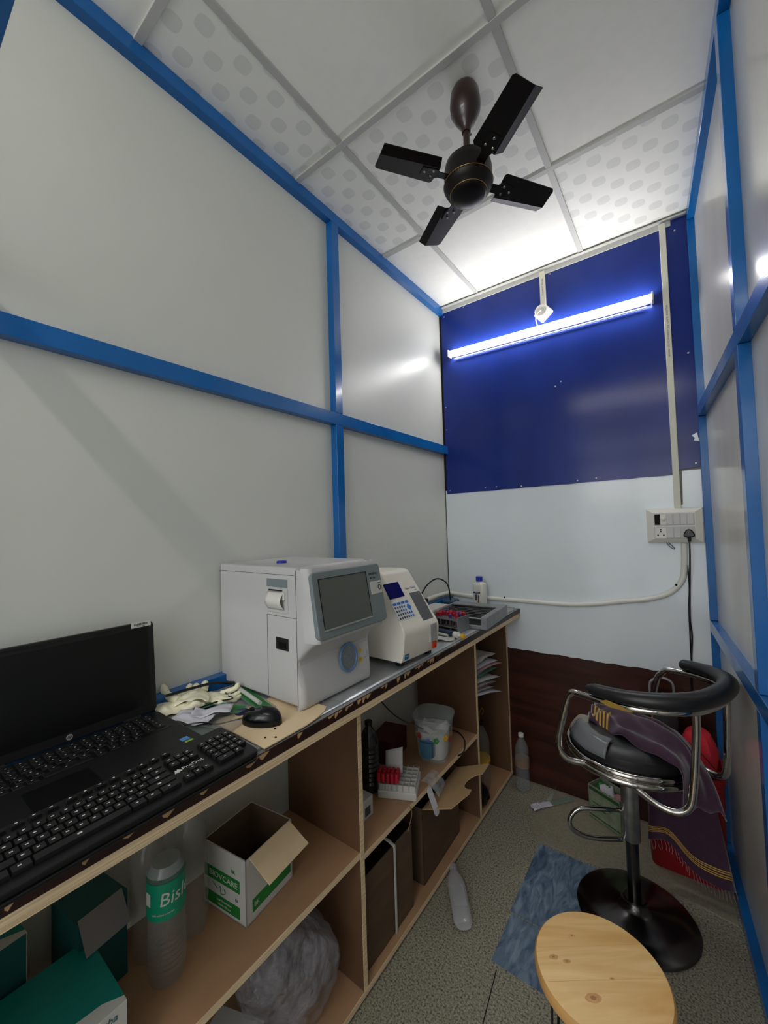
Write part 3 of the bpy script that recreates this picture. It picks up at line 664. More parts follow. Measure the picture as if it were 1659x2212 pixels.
side('port', -.089, -.035, .158, .192, .001, M['dark']); MB().box(-.076, -.046, -.003, 0, .163, .18).build('port_tab', M['blacksat'], t)
m = MB(); m.lathe([(.016, .390), (.016, .398), (.013, .400), (0, .400)], 20, c=(-.17, .09, 0)); m.build('blue_stopper', M['bluecap'], t, smooth=True)
Mc = fr((.0125, .190, .098), (0, 1, 0), (-.10, 0, 1))
m = MB(); m.X = Mc; m.tube([(.037 * math.cos(a), .040 * math.sin(a), .004) for a in [2 * PI * i / 36 for i in range(36)]], .004, 8, closed=True); m.build('sample_door_ring', mat('ring_blue', '5D7FA8', .25), t, smooth=True)
m = MB(); m.X = Mc; m.lathe([(.036, .001), (.034, .004), (0, .005)], 36, sy=1.08); m.build('sample_door', mat('sample_door_grey', '7D8287', .35, noise=(200, .15)), t, smooth=True)
for z, s in ((.108, 1), (.078, 1.15)):
    m = MB(); m.X = fr((.017, .246, z), (0, 1, 0), (0, 0, 1)); m.prism([(-.008 * s, -.007 * s), (.008 * s, -.007 * s), (0, .008 * s)], 0, .0006); w = m.build('warning_label', M['yellowwarn'], t)
    text('!', .010, M['dark'], w, fr((.0178, .246, z - .001), (0, 1, 0), (0, 0, 1)), 'warning_mark')
m = MB(); m.X = fr((.0172, .272, .08), (0, 1, 0), (0, 0, 1)); m.box(-.006, .004, -.003, -.0015, 0, .0005); m.box(.006, .0065, -.002, .02, 0, .0005); m.build('icon_mark', M['btnblue'], t)
for x in (-.34, -.02):
    for y in (.03, .27): m = MB(); m.lathe([(.012, 0), (.014, .013)], 14, c=(x, y, 0)); m.build('foot', M['blacksat'], t)

# ------------------------------------------------------------------ second analyser
t = thing('chemistry_analyser', 'sloping white analyser with navy display and blue keypad', 'laboratory analyser', (-.80, 1.204, ZC + .003), math.radians(-4))
prof = [(-.004, .018), (.004, .05), (.009, .09), (.008, .126), (-.019, .168), (-.050, .216), (-.082, .266), (-.106, .303), (-.118, .318), (-.15, .326), (-.28, .32), (-.33, .30), (-.345, .018)]
pp2 = smooth_path([(a, b, 0) for a, b in prof], 4)
m = MB(); nP = len(pp2)
ysl = [(-.045, 1.0), (-.039, 1.0), (.02, 1.0), (.1, 1), (.172, 1.0), (.178, 1.0)]
def sec(y):
    out = []
    for q in pp2:
        z = q[1]; fl = 0
        # left flank flares out at the bottom
        if y < 0: fl = -.025 * max(0, 1 - (z - .018) / .16) ** 2 * (1 if q[0] < -.05 else max(0, -q[0] / .05))
        out.append((q[0], y + max(0, z - .10) / .22 * (.04 if y < .05 else (-.02 if y > .15 else 0)) + fl, z))
    return out
secs = [sec(y) for y, _ in ysl]
vs_ = [p for s_ in secs for p in s_]; fs_ = []
for j in range(len(secs) - 1):
    for i in range(nP): fs_.append((j * nP + i, j * nP + (i + 1) % nP, (j + 1) * nP + (i + 1) % nP, (j + 1) * nP + i))
fs_.append(tuple(range(nP))[::-1]); fs_.append(tuple((len(secs) - 1) * nP + i for i in range(nP)))
m.add(vs_, fs_); m.build('casing', M['warmwhite'], t, smooth=True, angle=35, bevel=.004)
a0 = Vector((.008, 0, .126)); a1 = Vector((-.112, 0, .313)); upv = (a1 - a0).normalized()
Mf = fr((a0.x - .0005, 0, a0.z), (0, 1, 0), upv)
m = MB(); m.X = Mf; m.box(-.026, .057, .126, .187, -.004, .0025); m.build('display', M['darkblue'], t, bevel=.0008)
m = MB(); m.X = Mf; m.prism(rrect(-.034, .067, .040, .113, .005), -.004, .002); kp_ = m.build('keypad', M['keypad'], t)
for i in range(4): m = MB(); m.X = Mf; m.prism(rrect(-.030 + .0235 * i, -.012 + .0235 * i, .099, .108, .003), .001, .0034); m.build('blue_key', M['btnblue'], kp_)
for r in range(4):
    for c in range(7):
        if r < 2 and c > 4: continue
        blue = (c >= 3 + (r > 1) * 1 and r in (1,)) or (c >= 5 and r >= 2) or (r == 0 and c == 4)
        m = MB(); m.X = Mf; m.lathe([(.0042, .001), (.0038, .0034), (0, .0036)], 10, c=(-.026 + .0128 * c, .089 - .0135 * r, 0), sy=1.15); m.build('key', M['btnblue'] if blue else M['btngrey'], kp_)
m = MB(); m.X = Mf; m.prism([(.037, .083), (.049, .069), (.060, .083), (.049, .096)], .001, .0034); m.build('arrow_key', M['btnblue'], kp_)
m = MB(); m.X = Mf; m.box(.090, .156, .016, .133, -.004, .0025); m.build('cuvette_lid', mat('lid_grey', '5B5D5F', .4), t, bevel=.0008)
Mbay = fr((.0085, 0, .06), (0, 1, 0), (0, 0, 1)); m = MB(); m.X = Mbay; m.box(.115, .163, -.004, .064, -.004, .003); f_ = m.build('sample_bay', M['offwhite'], t, bevel=.002)
m = MB(); m.X = Mbay; m.box(.121, .157, .0, .060, .003, .0036); m.build('sample_recess', mat('recess', '9C9B98', .5), f_)
m = MB(); m.X = Mbay; m.tube(smooth_path([(.124, .058, .006), (.140, .04, .009), (.138, .012, .006)]), .0015, 8); m.build('probe_tube', M['petd'], f_)
text('Chem', .012, M['btngrey'], t, Mf @ Matrix.Translation((.092, .153, .0008)), 'name_lettering')
text('Touch', .012, M['btnblue'], t, Mf @ Matrix.Translation((.128, .153, .0008)), 'name_lettering')
text('neo', .007, M['btnblue'], t, Mf @ Matrix.Translation((.138, .142, .0008)), 'name_lettering')
m = MB(); m.X = fr((.003, .135, .040), (0, 1, 0), (.1, 0, 1)); m.box(.0, .026, -.012, .013, 0, .006); m.build('power_switch', M['orange'], t, bevel=.002)
m = MB(); m.X = fr((.001, -.022, .038), (0, 1, 0), (.12, 0, 1)); m.box(-.010, .012, -.011, .013, 0, .0012); bd = m.build('badge', M['badge'], t)
text('Erba', .008, M['white'], bd, fr((.0026, -.021, .039), (0, 1, 0), (.12, 0, 1)), 'badge_lettering')
for x in (-.31, -.03):
    for y in (-.02, .150): m = MB(); m.box(x - .012, x + .012, y - .012, y + .012, 0, .024); m.build('foot', M['blacksat'], t, bevel=.002)

# ------------------------------------------------------------------ small things at the far end of the bench
ZT = ZC + .0025
t = thing('staining_tray', 'long grey metal tray with bars at the far end of the worktop', 'tray', (-.90, 1.98, ZT), math.radians(4))
m = MB(); m.box(-.15, .115, -.20, .135, 0, .004); m.build('tray_floor', M['blacksat'], t)
MB().box(.105, .135, -.205, .14, 0, .058).build('near_side', M['alu'], t, bevel=.003)
MB().box(-.155, -.145, -.205, .14, 0, .058).build('far_side', M['alu'], t, bevel=.003)
MB().box(-.15, .11, .125, .14, 0, .056).build('end_wall', M['alu'], t, bevel=.003); MB().box(-.15, .11, -.205, -.195, 0, .018).build('end_wall', M['alu'], t, bevel=.003)
MB().box(-.15, .11, .06, .13, .050, .055).build('cover_strip', M['alu'], t)
for i in range(7): MB().tube([(-.145, -.16 + .034 * i, .040), (.108, -.16 + .034 * i, .040)], .004, 8).build('bar', M['darkchrome'] if i else M['silver'], t, smooth=True)
t = thing('tube_rack', 'small clear-sided rack full of capped blood tubes', 'rack', (-.885, 1.725, ZT), math.radians(-8))
for z in (.018, .052): MB().box(-.085, .05, -.045, .04, z, z + .004).build('rack_shelf', M['alu'], t)
for x in (.045, -.09): MB().box(x, x + .006, -.048, .044, 0, .07).build('rack_end', M['alu'], t, bevel=.001)
MB().box(-.09, .05, -.045, .04, 0, .003).build('rack_base', M['alu'], t)
proto = None; rr = random.Random(11); k = 0
caps = ['tubered', 'tubepurple', 'tubered', 'tubered', 'tubepurple', 'tubered', 'tubered', 'tubepurple']
lab = {'tubered': 'red-capped blood tube standing in the clear-sided rack', 'tubepurple': 'purple-capped blood tube standing in the clear-sided rack'}
protos = {}
for i in range(7):
    for j in range(3):
        c = caps[(i * 3 + j * 2) % 8]
        if rr.random() < .12: continue
        x = -.075 + .0185 * i; y = -.033 + .029 * j
        wx = -.885 + x * math.cos(-.14) - y * math.sin(-.14); wy = 1.725 + x * math.sin(-.14) + y * math.cos(-.14)
        if c not in protos:
            b = thing('blood_tube', lab[c], 'test tube', (wx, wy, ZT + .022), 0, c.replace('tubered', 'red-capped tubes in the rack').replace('tubepurple', 'purple-capped tubes in the rack'))
            g_ = MB().lathe([(0, -.018), (.005, -.016), (.0062, -.01), (.0062, .048)], 12).build('glass', M['pet'], b, smooth=True)
            bl_ = MB().lathe([(0, -.017), (.0045, -.014), (.0055, .025), (0, .025)], 12).build('blood', M['blood'], b, smooth=True)
            cp_ = MB().lathe([(.0072, .040), (.0078, .042), (.0078, .056), (.006, .058), (0, .058)], 12).build('cap', M[c], b, smooth=True)
            protos[c] = (b, [g_, bl_, cp_])
        else:
            b0, ch = protos[c]; b = b0.copy(); COL.objects.link(b); b.location = (wx, wy, ZT + .022 + .004 * rr.random())
            for o in ch: o2 = o.copy(); COL.objects.link(o2); o2.parent = b
t = thing('pipette', 'blue and white pipette with yellow button lying before the tube rack', 'pipette', (-.835, 1.60, ZT + .016), math.radians(-14))
m = MB(); m.X = Matrix.Rotation(PI / 2, 4, 'Y'); m.lathe([(.0, -.09), (.010, -.085), (.0125, -.07), (.0135, 0), (.012, .012), (.0, .013)], 20); m.build('grip', mat('navy_grip', '22344E', .4), t, smooth=True)
m = MB(); m.X = Matrix.Rotation(PI / 2, 4, 'Y'); m.lathe([(.0, .010), (.014, .012), (.014, .034), (.009, .036), (.006, .038), (.006, .052)], 20); m.build('collar', M['whiteplastic'], t, smooth=True)
m = MB(); m.X = Matrix.Rotation(PI / 2, 4, 'Y'); m.lathe([(.0, .050), (.010, .051), (.011, .056), (.010, .066), (0, .068)], 18); m.build('button', M['yellow'], t, smooth=True)
m = MB(); m.tube([(-.10, -.02, -.006), (-.01, -.018, -.006)], .0055, 10); m.build('tip_ejector', M['whiteplastic'], t, smooth=True)
paper('torn white leaflet under the pipette', (-.86, 1.55, ZT), .4, .11, .06, 4, M['white'], amp=.006)
t = thing('reagent_box', 'flat white box with red lines behind the second analyser', 'box', (-1.135, 1.93, ZT), math.radians(3))
MB().box(-.07, .07, -.14, .17, 0, .034).build('carton', M['white'], t, bevel=.001)
m = MB(); m.box(.03, .034, -.13, .16, .034, .0346); m.box(.045, .048, -.13, .16, .034, .0346); m.box(.056, .058, -.12, .1, .034, .0346); m.build('red_lines', M['red'], t)
t = thing('reagent_vial', 'small glass vial with black cap on the white box', 'vial', (-1.165, 1.92, ZT + .035))
MB().lathe([(.016, 0), (.017, .003), (.017, .018), (.012, .024)], 20).build('glass', M['pet'], t, smooth=True)
MB().lathe([(.013, .022), (.017, .026), (.016, .036), (.019, .040), (.019, .056), (.016, .058), (0, .058)], 20).build('cap', M['blacksat'], t, smooth=True)
t = thing('adapter', 'teal adapter block on the worktop corner with a black lead', 'adapter', (-1.15, 2.225, ZT))
MB().prism(rrect(-.045, .03, -.07, .04, .015), 0, .040).build('adapter_body', mat('adapter_teal', '16405A', .4), t, bevel=.008, bseg=3, smooth=True)
MB().tube(smooth_path([(.0, -.03, .035), (-.002, -.045, .12), (-.01, -.09, .165), (-.03, -.15, .18), (-.05, -.22, .15), (-.065, -.28, .09), (-.07, -.36, .05)]), .0042, 8).build('adapter_lead', M['blacksat'], t, smooth=True)
t = thing('reagent_bottle', 'white plastic bottle with blue cap near the end wall', 'bottle', (-.985, 2.255, ZT), math.radians(-10))
m = MB(); m.lathe([(.034, 0), (.037, .004), (.037, .135), (.034, .143), (.018, .152), (.016, .156)], 32, sq=5, sy=.72); m.build('bottle_body', M['whiteplastic'], t, smooth=True)
MB().lathe([(.020, .156), (.020, .182), (.018, .184), (0, .184)], 24).build('cap', M['bluecap'], t, smooth=True)
m = MB(); m.box(-.026, .02, -.0275, -.0268, .086, .096); lb = m.build('label_band', mat('label_navy', '1E2A55', .5), t)
text('PHENOL', .007, M['white'], lb, fr((0, -.0278, .091), (1, 0, 0), (0, 0, 1)), 'label_lettering')
m = MB(); m.box(-.014, -.002, -.0275, -.0268, .045, .08); m.box(.004, .010, -.0275, -.0268, .04, .078); m.build('label_print', M['btngrey'], t)
m = MB(); m.box(.002, .014, -.0277, -.027, .028, .040); m.build('label_square', mat('label_brown', '9A5A3A', .5), t)

# ------------------------------------------------------------------ left bay: glove carton, bottles, reagent cartons
ZS = .453
t = thing('glove_carton', 'open white and green glove carton with a cardboard flap hanging out', 'box', (-.948, .626, ZS), math.radians(7.3))
# local: near corner at origin, -x towards the wall, +y along the bench
w_, d_, h_ = .167, .171, .167; th = .003
m = MB(); m.box(-w_, 0, 0, th, 0, h_); m.box(-w_, 0, d_ - th, d_, 0, h_); m.box(-th, 0, 0, d_, 0, h_); m.box(-w_, -w_ + th, 0, d_, 0, h_); m.box(-w_, 0, 0, d_, 0, th)
m.build('carton', M['white'], t)
m = MB(); m.box(-w_ + th, -th, th + .0002, th + .0006, th, h_); m.box(-th - .0006, -th - .0002, th, d_ - th, th, h_); m.box(-w_ + th, -th, d_ - th - .0006, d_ - th - .0002, th, h_); m.box(-w_ + th + .0002, -w_ + th + .0006, th, d_ - th, th, h_); m.build('inner_face', M['carddark'], t)
m = MB(); m.box(-w_ + .004, -.024, -.0008, 0, .075, .107); m.box(-w_ + .004, -.024, -.0008, 0, .010, .040); m.box(0, .0008, .02, d_ - .008, .022, .055); m.build('green_band', M['green'], t)
Mt = lambda x, z: fr((x, -.0010, z), (1, 0, 0), (0, 0, 1)); Mx = lambda y, z: fr((.0010, y, z), (0, 1, 0), (0, 0, 1))
text('BIOVCARE', .021, M['white'], t, Mt(-.088, .0905), 'box_lettering', sx=1.15)
text('BK', .013, M['green'], t, Mt(-.047, .123), 'box_lettering'); text('CE', .009, M['btngrey'], t, Mt(-.036, .054), 'box_lettering')
text('Latex Examination', .008, M['white'], t, Mt(-.085, .030), 'box_lettering'); text('Gloves 100 pcs', .008, M['white'], t, Mt(-.085, .019), 'box_lettering')
text('BK', .015, M['white'], t, Mx(.035, .038), 'box_lettering')
m = MB(); m.X = Mt(-.10, .060); m.tube(smooth_path([(-.03, .008, 0), (-.01, -.002, 0), (0, .006, 0), (.004, -.012, 0), (.02, -.006, 0), (.016, .004, 0)]), .0008, 5); m.build('hand_outline', M['green'], t)
m = MB(); m.X = fr((0, .012, h_), (0, 1, 0), (.88, 0, -.47)); m.box(0, .150, 0, .082, -.0012, .0012); m.build('flap', M['cardboard'], t)
def pet_bottle(nm, label, cat, loc, H_, r, mt, capm, lab_=None, rib=6, rz=0, wave=.0012, group=None):
    t = thing(nm, label, cat, loc, rz, group); pr = [(0, .006), (r * .55, .0), (r * .93, .004), (r, .02)]
    for i in range(rib * 2): z = .03 + (H_ * .66 - .03) * i / (rib * 2 - 1); pr.append((r + (wave if i % 2 else -wave), z))
    pr += [(r, H_ * .70), (r * .93, H_ * .77), (r * .6, H_ * .86), (r * .36, H_ * .915), (r * .34, H_ * .95)]
    MB().lathe(pr, 28).build('bottle_body', mt, t, smooth=True)
    MB().lathe([(r * .40, H_ * .945), (r * .40, H_ * .995), (r * .36, H_), (0, H_)], 20).build('cap', capm, t, smooth=True)
    if lab_:
        z0, z1, lm = lab_; MB().lathe([(r + .0016, H_ * z0), (r + .0016, H_ * z1)], 28).build('label', lm, t, smooth=True)
    return t
# mineral water bottle without cap, cut top
t = thing('water_bottle', 'clear cut-off water bottle with teal label on the left shelf', 'bottle', (-1.008, .455, ZS), 0)
pr = [(0, .010), (.02, .0), (.036, .004), (.040, .02)] + [(.040 + (.0014 if i % 2 else -.0014), .03 + .006 * i) for i in range(14)] + [(.040, .12), (.040, .245)]
MB().lathe(pr, 32).build('bottle_body', M['petd'], t, smooth=True)
MB().lathe([(.040, .245), (.030, .262), (.0, .268)], 28).build('bottle_shoulder', clear('shoulder_film', 'A9AFB0', .2, .55), t, smooth=True)
lb = MB().lathe([(.0412, .155), (.0412, .235)], 32).build('label', mat('label_teal', '0B8A68', .4), t, smooth=True)
def wrap(o, r):
    for v in o.data.vertices:
        a = v.co.x / r; rad = r + v.co.z; v.co = Vector((math.sin(a) * rad, -math.cos(a) * rad, v.co.y))
    return o
o = text('Bisleri', .040, M['white'], lb, Matrix(), 'label_lettering', shear=.15); wrap(o, .0418); o.location = (0, 0, .200); o.rotation_euler = (0, 0, math.radians(112))
o = text('with added minerals', .006, M['white'], lb, Matrix(), 'label_lettering'); wrap(o, .0418); o.location = (0, 0, .170); o.rotation_euler = (0, 0, math.radians(55))
o = MB().box(-.008, .008, .185, .213, 0, .0002).build('barcode', M['white'], lb); 
for v in o.data.vertices: 
    a = v.co.x / .0418; v.co = Vector((math.sin(a) * (.0418 + v.co.z), -math.cos(a) * (.0418 + v.co.z), v.co.y))
o.rotation_euler = (0, 0, math.radians(5))
pet_bottle('water_bottle', 'tall dusty clear bottle standing behind the teal-labelled one', 'bottle', (-1.07, .545, ZS), .33, .040, M['petd'], M['whiteplastic'], rib=7, wave=.002)
pet_bottle('water_bottle', 'dim clear bottle against the wall left of the glove carton', 'bottle', (-1.165, .53, ZS), .30, .038, M['petd'], M['whiteplastic'], rib=7, wave=.002)
pet_bottle('water_bottle', 'dim clear bottle farthest left behind the labelled bottle', 'bottle', (-1.10, .455, ZS), .32, .040, M['petd'], M['whiteplastic'], rib=7, wave=.002)
def kit(label, loc, rz, sx, sy, sz, tip=0, words=True):
    t = thing('reagent_kit_box', label, 'box', loc, rz); t.rotation_euler = (tip, 0, rz)
    MB().box(-sx, 0, 0, sy, 0, sz).build('carton', M['white'], t, bevel=.001)
    m = MB(); m.box(-sx + .0005, -.045, .0005, sy - .0005, sz + .0002, sz + .0008); 
    m.prism([(-.045, .0005), (-.045, sy - .0005), (-.012, sy - .0005), (-.03, sy * .8), (-.036, sy * .5), (-.03, sy * .2), (-.02, .0005)], sz + .0002, sz + .0008)
    m.box(-sx + .001, -.05, -.0006, 0, .02, sz - .001); m.box(-sx + .001, -.05, sy, sy + .0006, .02, sz - .001)
    m.build('teal_print', M['teal'], t)
    if not words: m = MB(); m.box(0, .0006, .002, sy - .002, .03, sz); m.build('teal_print', M['darkteal'], t); return t
    text('Erba', .019, mat('erba_ink', '3C6468', .5), t, fr((.0006, sy - .034, sz - .015), (0, 1, 0), (0, 0, 1)), 'box_lettering', shear=.2)
    return t
kit('teal and white reagent carton lying nearest the labelled bottle', (-.895, .165, ZS), 0, .20, .165, .135)
kit('dark teal reagent carton standing against the wall behind the teal-topped one', (-1.10, .06, ZS), .1, .10, .17, .215, words=False)
t = thing('swab_carton', 'narrow white and green carton leaning on the teal reagent box', 'box', (-.95, .05, ZS), .1)
MB().box(-.12, 0, 0, .10, 0, .15).build('carton', M['white'], t); m = MB(); m.box(.0, .0006, .01, .095, .02, .05); m.box(-.11, -.01, .06, .095, .15, .1506); m.build('green_band', M['green'], t)
t = thing('open_carton', 'dark open carton with grey flaps at the back of the left shelf', 'box', (-1.10, .27, ZS + .0), .15)
MB().box(-.09, .03, .03, .13, 0, .19).build('carton', M['darkteal'], t)
m = MB(); m.X = fr((.031, .03, .19), (0, 1, 0), (.5, 0, -.85)); m.box(0, .09, -.01, .06, 0, .0015); m.build('flap', mat('grey_flap', '6F6A66', .8), t)

# lower left bay
t = thing('plastic_bag', 'large crinkled clear plastic bag stuffed on the bottom board', 'bag', (-1.0, .825, .031))
def bag(u, v):
    a = 2 * PI * u; z = .36 * v; r = (.135 * math.sin(PI * min(1, .12 + v * .75)) ** .6) * (1 - .5 * max(0, v - .6))
    k = 1 + .2 * noise1(math.cos(a) * 1.7 + 5, math.sin(a) * 1.7, v * 3.5) + .07 * noise1(math.cos(a) * 6, math.sin(a) * 6, v * 11)
    return (r * k * math.cos(a) * .95, r * k * math.sin(a) * 1.15 - .12 * v * v + .0, z * (1 + .05 * math.sin(a * 3)))
MB().grid(bag, 97, 60).build('film', M['bagfilm'], t, smooth=True)
def bag2(u, v):
    p = bag(u, v); k = .72 + .16 * noise1(p[0] * 30, p[1] * 30, p[2] * 18); return (p[0] * k, p[1] * k, .02 + p[2] * .85)
MB().grid(bag2, 49, 34).build('inner_film', M['bagfilm'], t, smooth=True)
t = thing('detergent_box', 'red and white patterned carton with white lid beside the plastic bag', 'box', (-.93, .60, .031), .35)
MB().box(-.14, 0, -.03, .09, 0, .13).build('carton', M['white'], t, bevel=.002)
m = MB(); m.box(0, .0008, -.03, .09, 0, .05); m.build('red_band', M['red'], t)
for i, c in enumerate(('btnblue', 'yellow', 'red', 'bluecap', 'red', 'yellow', 'btnblue', 'red')):
    m = MB(); m.X = fr((.0006, -.012 + .027 * (i % 4), .07 + .03 * (i // 4)), (0, 1, 0), (0, 0, 1)); m.lathe([(.007, 0), (.006, .0008), (0, .0008)], 8); m.build('spot_print', M[c], t)
t = thing('white_tub', 'white lidded tub at the bottom edge beside the patterned carton', 'tub', (-.93, .49, .031))
MB().lathe([(.04, 0), (.045, .09), (.05, .09), (.05, .125), (.046, .128), (0, .128)], 24).build('tub', M['white'], t, smooth=True)

# ------------------------------------------------------------------ middle bay
ZM = .4365
t = thing('small_white_box', 'small white carton behind the tall divider on the middle shelf', 'box', (-.95, 1.03, ZM))
MB().box(-.05, .0, 0, .125, 0, .068).build('carton', M['white'], t, bevel=.001); MB().box(0, .0006, .08, .11, .01, .04).build('dark_print', M['btngrey'], t)
for k, (x, y, l) in enumerate(((-1.125, 1.225, 'black-filled ribbed bottle with wire loop nearest the wall on the middle shelf'), (-1.04, 1.25, 'dark ribbed plastic bottle in front of the other on the middle shelf'))):
    b = pet_bottle('dark_bottle', l, 'bottle', (x, y, ZM), .27, .038, mat('smoke_pet%d' % k, '26262A', .12, alpha=.8, coat=.5), M['blacksat'], rib=9, wave=.0022)
    if k == 0: MB().tube([(.016 * math.cos(a), 0, .285 + .014 * math.sin(a)) for a in [2 * PI * i / 20 for i in range(20)]], .0016, 6, closed=True).build('wire_loop', M['blacksat'], b)
t = thing('tube_tray', 'white gridded tray of red-capped tubes on the middle shelf', 'tray', (-.925, 1.335, ZM), math.radians(25))
MB().box(-.10, .05, -.07, .075, 0, .03).build('tray', M['white'], t, bevel=.004)
m = MB()
for i in range(6): m.box(-.095, .045, -.065 + .024 * i, -.062 + .024 * i, .03, .052)
for i in range(7): m.box(-.095 + .023 * i, -.092 + .023 * i, -.065, .07, .03, .052)
m.build('grid', M['white'], t)
for i in range(5):
    for j in range(3):
        cx, cy = -.095 + .0175 * i, -.066 + .0175 * j
        tb = MB().lathe([(0, .032), (.006, .035), (.006, .064)], 10, c=(cx, cy, 0)).build('sample_tube', M['pet'], t, smooth=True)
        MB().lathe([(.0083, .062), (.0083, .092), (.007, .094), (0, .094)], 12, c=(cx, cy, 0)).build('red_cap', M['tubered'], tb, smooth=True)
m = MB(); m.grid(lambda u, v: (-.08 + .07 * u, -.015 + .02 * v, .05 + .09 * v + .02 * u), 6, 8); m.build('paper_insert', M['white'], t, smooth=True, solid=.001)
t = thing('red_kit_box', 'dark red carton standing behind the white tube tray', 'box', (-1.12, 1.44, ZM), .2)
MB().box(-.05, .06, -.03, .14, 0, .10).build('carton', mat('dark_red_card', '4A1014', .6), t, bevel=.001)
t = thing('cotton_bucket', 'clear plastic tub with flower print holding cotton wool', 'tub', (-.945, 1.60, ZM), math.radians(12))
m = MB(); m.lathe([(.062, 0), (.066, .004), (.083, .18), (.089, .182), (.089, .190)], 40, sq=3.2); m.build('tub', M['bucket'], t, smooth=True, solid=.0018)
m = MB(); m.grid(lambda u, v: (.072 * (u * 2 - 1) * .9, .072 * (v * 2 - 1) * .9, .125 + .03 * noise1(u * 4, v * 4, 2) + .015 * math.sin(6 * u) * math.cos(5 * v)), 20, 20)
m.lathe([(.0, .01), (.056, .012), (.066, .125)], 20, sq=3.2, m=0); m.build('cotton_wool', M['cottonw'], t, smooth=True)
m = MB(); m.lathe([(.0565, .03), (.064, .095)], 14, sq=3.2, m=0, sx=.6, c=(-.012, -.03, 0)); m.build('blue_liner', mat('liner_blue', '3E6A80', .6), t, smooth=True)
for i in range(7):
    a = math.radians(-150 + 28 * i); c = ('yellow', 'red', 'btnblue', 'green', 'yellow', 'red', 'yellow')[i]
    k = (abs(math.cos(a)) ** 3.2 + abs(math.sin(a)) ** 3.2) ** (-1 / 3.2); z = .105 + .012 * math.sin(i * 2.1)
    r = .0765 * k * (.062 + .021 * z / .18) / .0745
    m = MB(); m.X = fr((r * math.cos(a), r * math.sin(a), z), (-math.sin(a), math.cos(a), 0), (0, 0, 1))
    for q in range(5): m.lathe([(.0062, 0), (.006, .0007), (0, .0008)], 8, c=(.008 * math.cos(q * 1.256), .008 * math.sin(q * 1.256), 0))
    m.build('flower_print', M[c], t)
m = MB(); m.tube(smooth_path([(-1.10, 1.30, .86), (-1.09, 1.38, .74), (-1.06, 1.46, .64), (-1.0, 1.50, .60), (-.95, 1.52, .585)]), .0028, 8)
tag(m.build('cable', M['blacksat'], smooth=True), 'black cable drooping under the worktop towards the clear tub', 'cable')
m = MB(); m.tube(smooth_path([(-.94, 1.72, .50), (-.89, 1.72, .505), (-.845, 1.70, .49), (-.835, 1.67, .455), (-.85, 1.64, .445)]), .0035, 8)
tag(m.build('cable_end', M['blacksat'], smooth=True), 'curled black cable poking out right of the clear tub', 'cable')
m = MB(); m.tube(smooth_path([(-.90, 1.23, .445), (-.86, 1.25, .446), (-.853, 1.262, .41), (-.855, 1.235, .36)]), .0015, 6)
tag(m.build('string', mat('tan_string', '8A7050', .7), smooth=True), 'thin tan string trailing over the middle shelf edge', 'string')
t = thing('wrapper', 'clear torn wrapper hanging over the middle shelf edge', 'wrapper', (-.86, 1.43, .44))
m = MB(); m.grid(lambda u, v: (-.03 + .07 * v - .02 * u * v, -.04 + .09 * u + .02 * v, .012 - .05 * v * v + .012 * noise1(u * 4, v * 4, 8)), 14, 14); m.build('film', M['film'], t, smooth=True)
t = thing('label_strip', 'white rounded plastic strip dangling below the middle shelf edge', 'strip', (-.852, 1.385, .44))
m = MB(); m.X = fr((0, 0, 0), (.1, 1, .25), (.25, .35, -1)); m.prism(rrect(-.014, .014, 0, .115, .012), 0, .0015); m.build('strip', M['paper'], t)
# bottom board, middle bay
t = thing('strapped_carton', 'brown carton bound with a white strap on the bottom board', 'box', (-.885, 1.01, .031))
MB().box(-.25, 0, 0, .295, 0, .30).build('carton', M['carddark'], t, bevel=.003)
MB().box(-.245, -.002, .003, .292, .30, .303).build('black_wrap', mat('black_film', '17130F', .15, bump=(20, .7, .01)), t)
m = MB(); m.tube([(-.10, .175, .308), (-.02, .175, .308), (.004, .175, .300), (.005, .175, .28), (.004, .175, .0)], .007, 8, flat=.3); m.build('strap', M['white'], t, smooth=True)
t = thing('flap_carton', 'brown carton with its open flap and half-round cut-out', 'box', (-.895, 1.40, .031), math.radians(2))
m = MB(); h = .30
m.box(-.22, 0, 0, .003, 0, h); m.box(-.22, 0, .337, .34, 0, h); m.box(-.003, 0, 0, .34, 0, h); m.box(-.22, -.217, 0, .34, 0, h); m.box(-.22, 0, 0, .34, 0, .003)
m.build('carton', M['carddark'], t)
m = MB(); m.X = fr((0, 0, h), (0, 1, 0), (.93, 0, .36))
fl_ = [(0, 0), (.33, 0), (.34, .17)] + [(.27, .172)] + [(.19 + .06 * math.cos(a), .172 - .055 * math.sin(a)) for a in [PI * i / 10 for i in range(11)]] + [(.10, .176), (0, .14)]
m.prism(fl_, -.0015, .0015); m.build('flap', M['cardboard2'], t)

# right bay
t = thing('paper_stack', 'fanned stack of used papers pushed into the end bay', 'papers', (-.99, 1.90, .60))
rr = random.Random(9); cols = [M['paper'], M['white'], M['paper2'], M['paper'], mat('paper_grey', '9FA4A2', .7), M['white'], mat('paper_green', '5F8F7C', .7)]
for i in range(13):
    a = math.radians(-10 + 1.9 * i + 3 * rr.random()); L = .27 + .07 * rr.random()
    m = MB(); m.X = Matrix.Translation((0, 0, .012 * i)) @ Matrix.Rotation(-.12 + .35 * rr.random() - .1, 4, 'Z')
    m.grid(lambda u, v: (-.09 + .19 * u, L * v, L * v * math.sin(a) * .55 - .03 * v * v + .006 * noise1(u * 3, v * 4, i)), 6, 8)
    m.build('sheet', cols[i % 7], t, smooth=True, solid=.0012)
b = pet_bottle('soft_drink_bottle', 'tall ribbed clear bottle with a yellow band in the end bay', 'bottle', (-.945, 2.10, .031), .36, .047, M['petd'], M['blacksat'], (.42, .46, M['yellow']), rib=9, wave=.002)
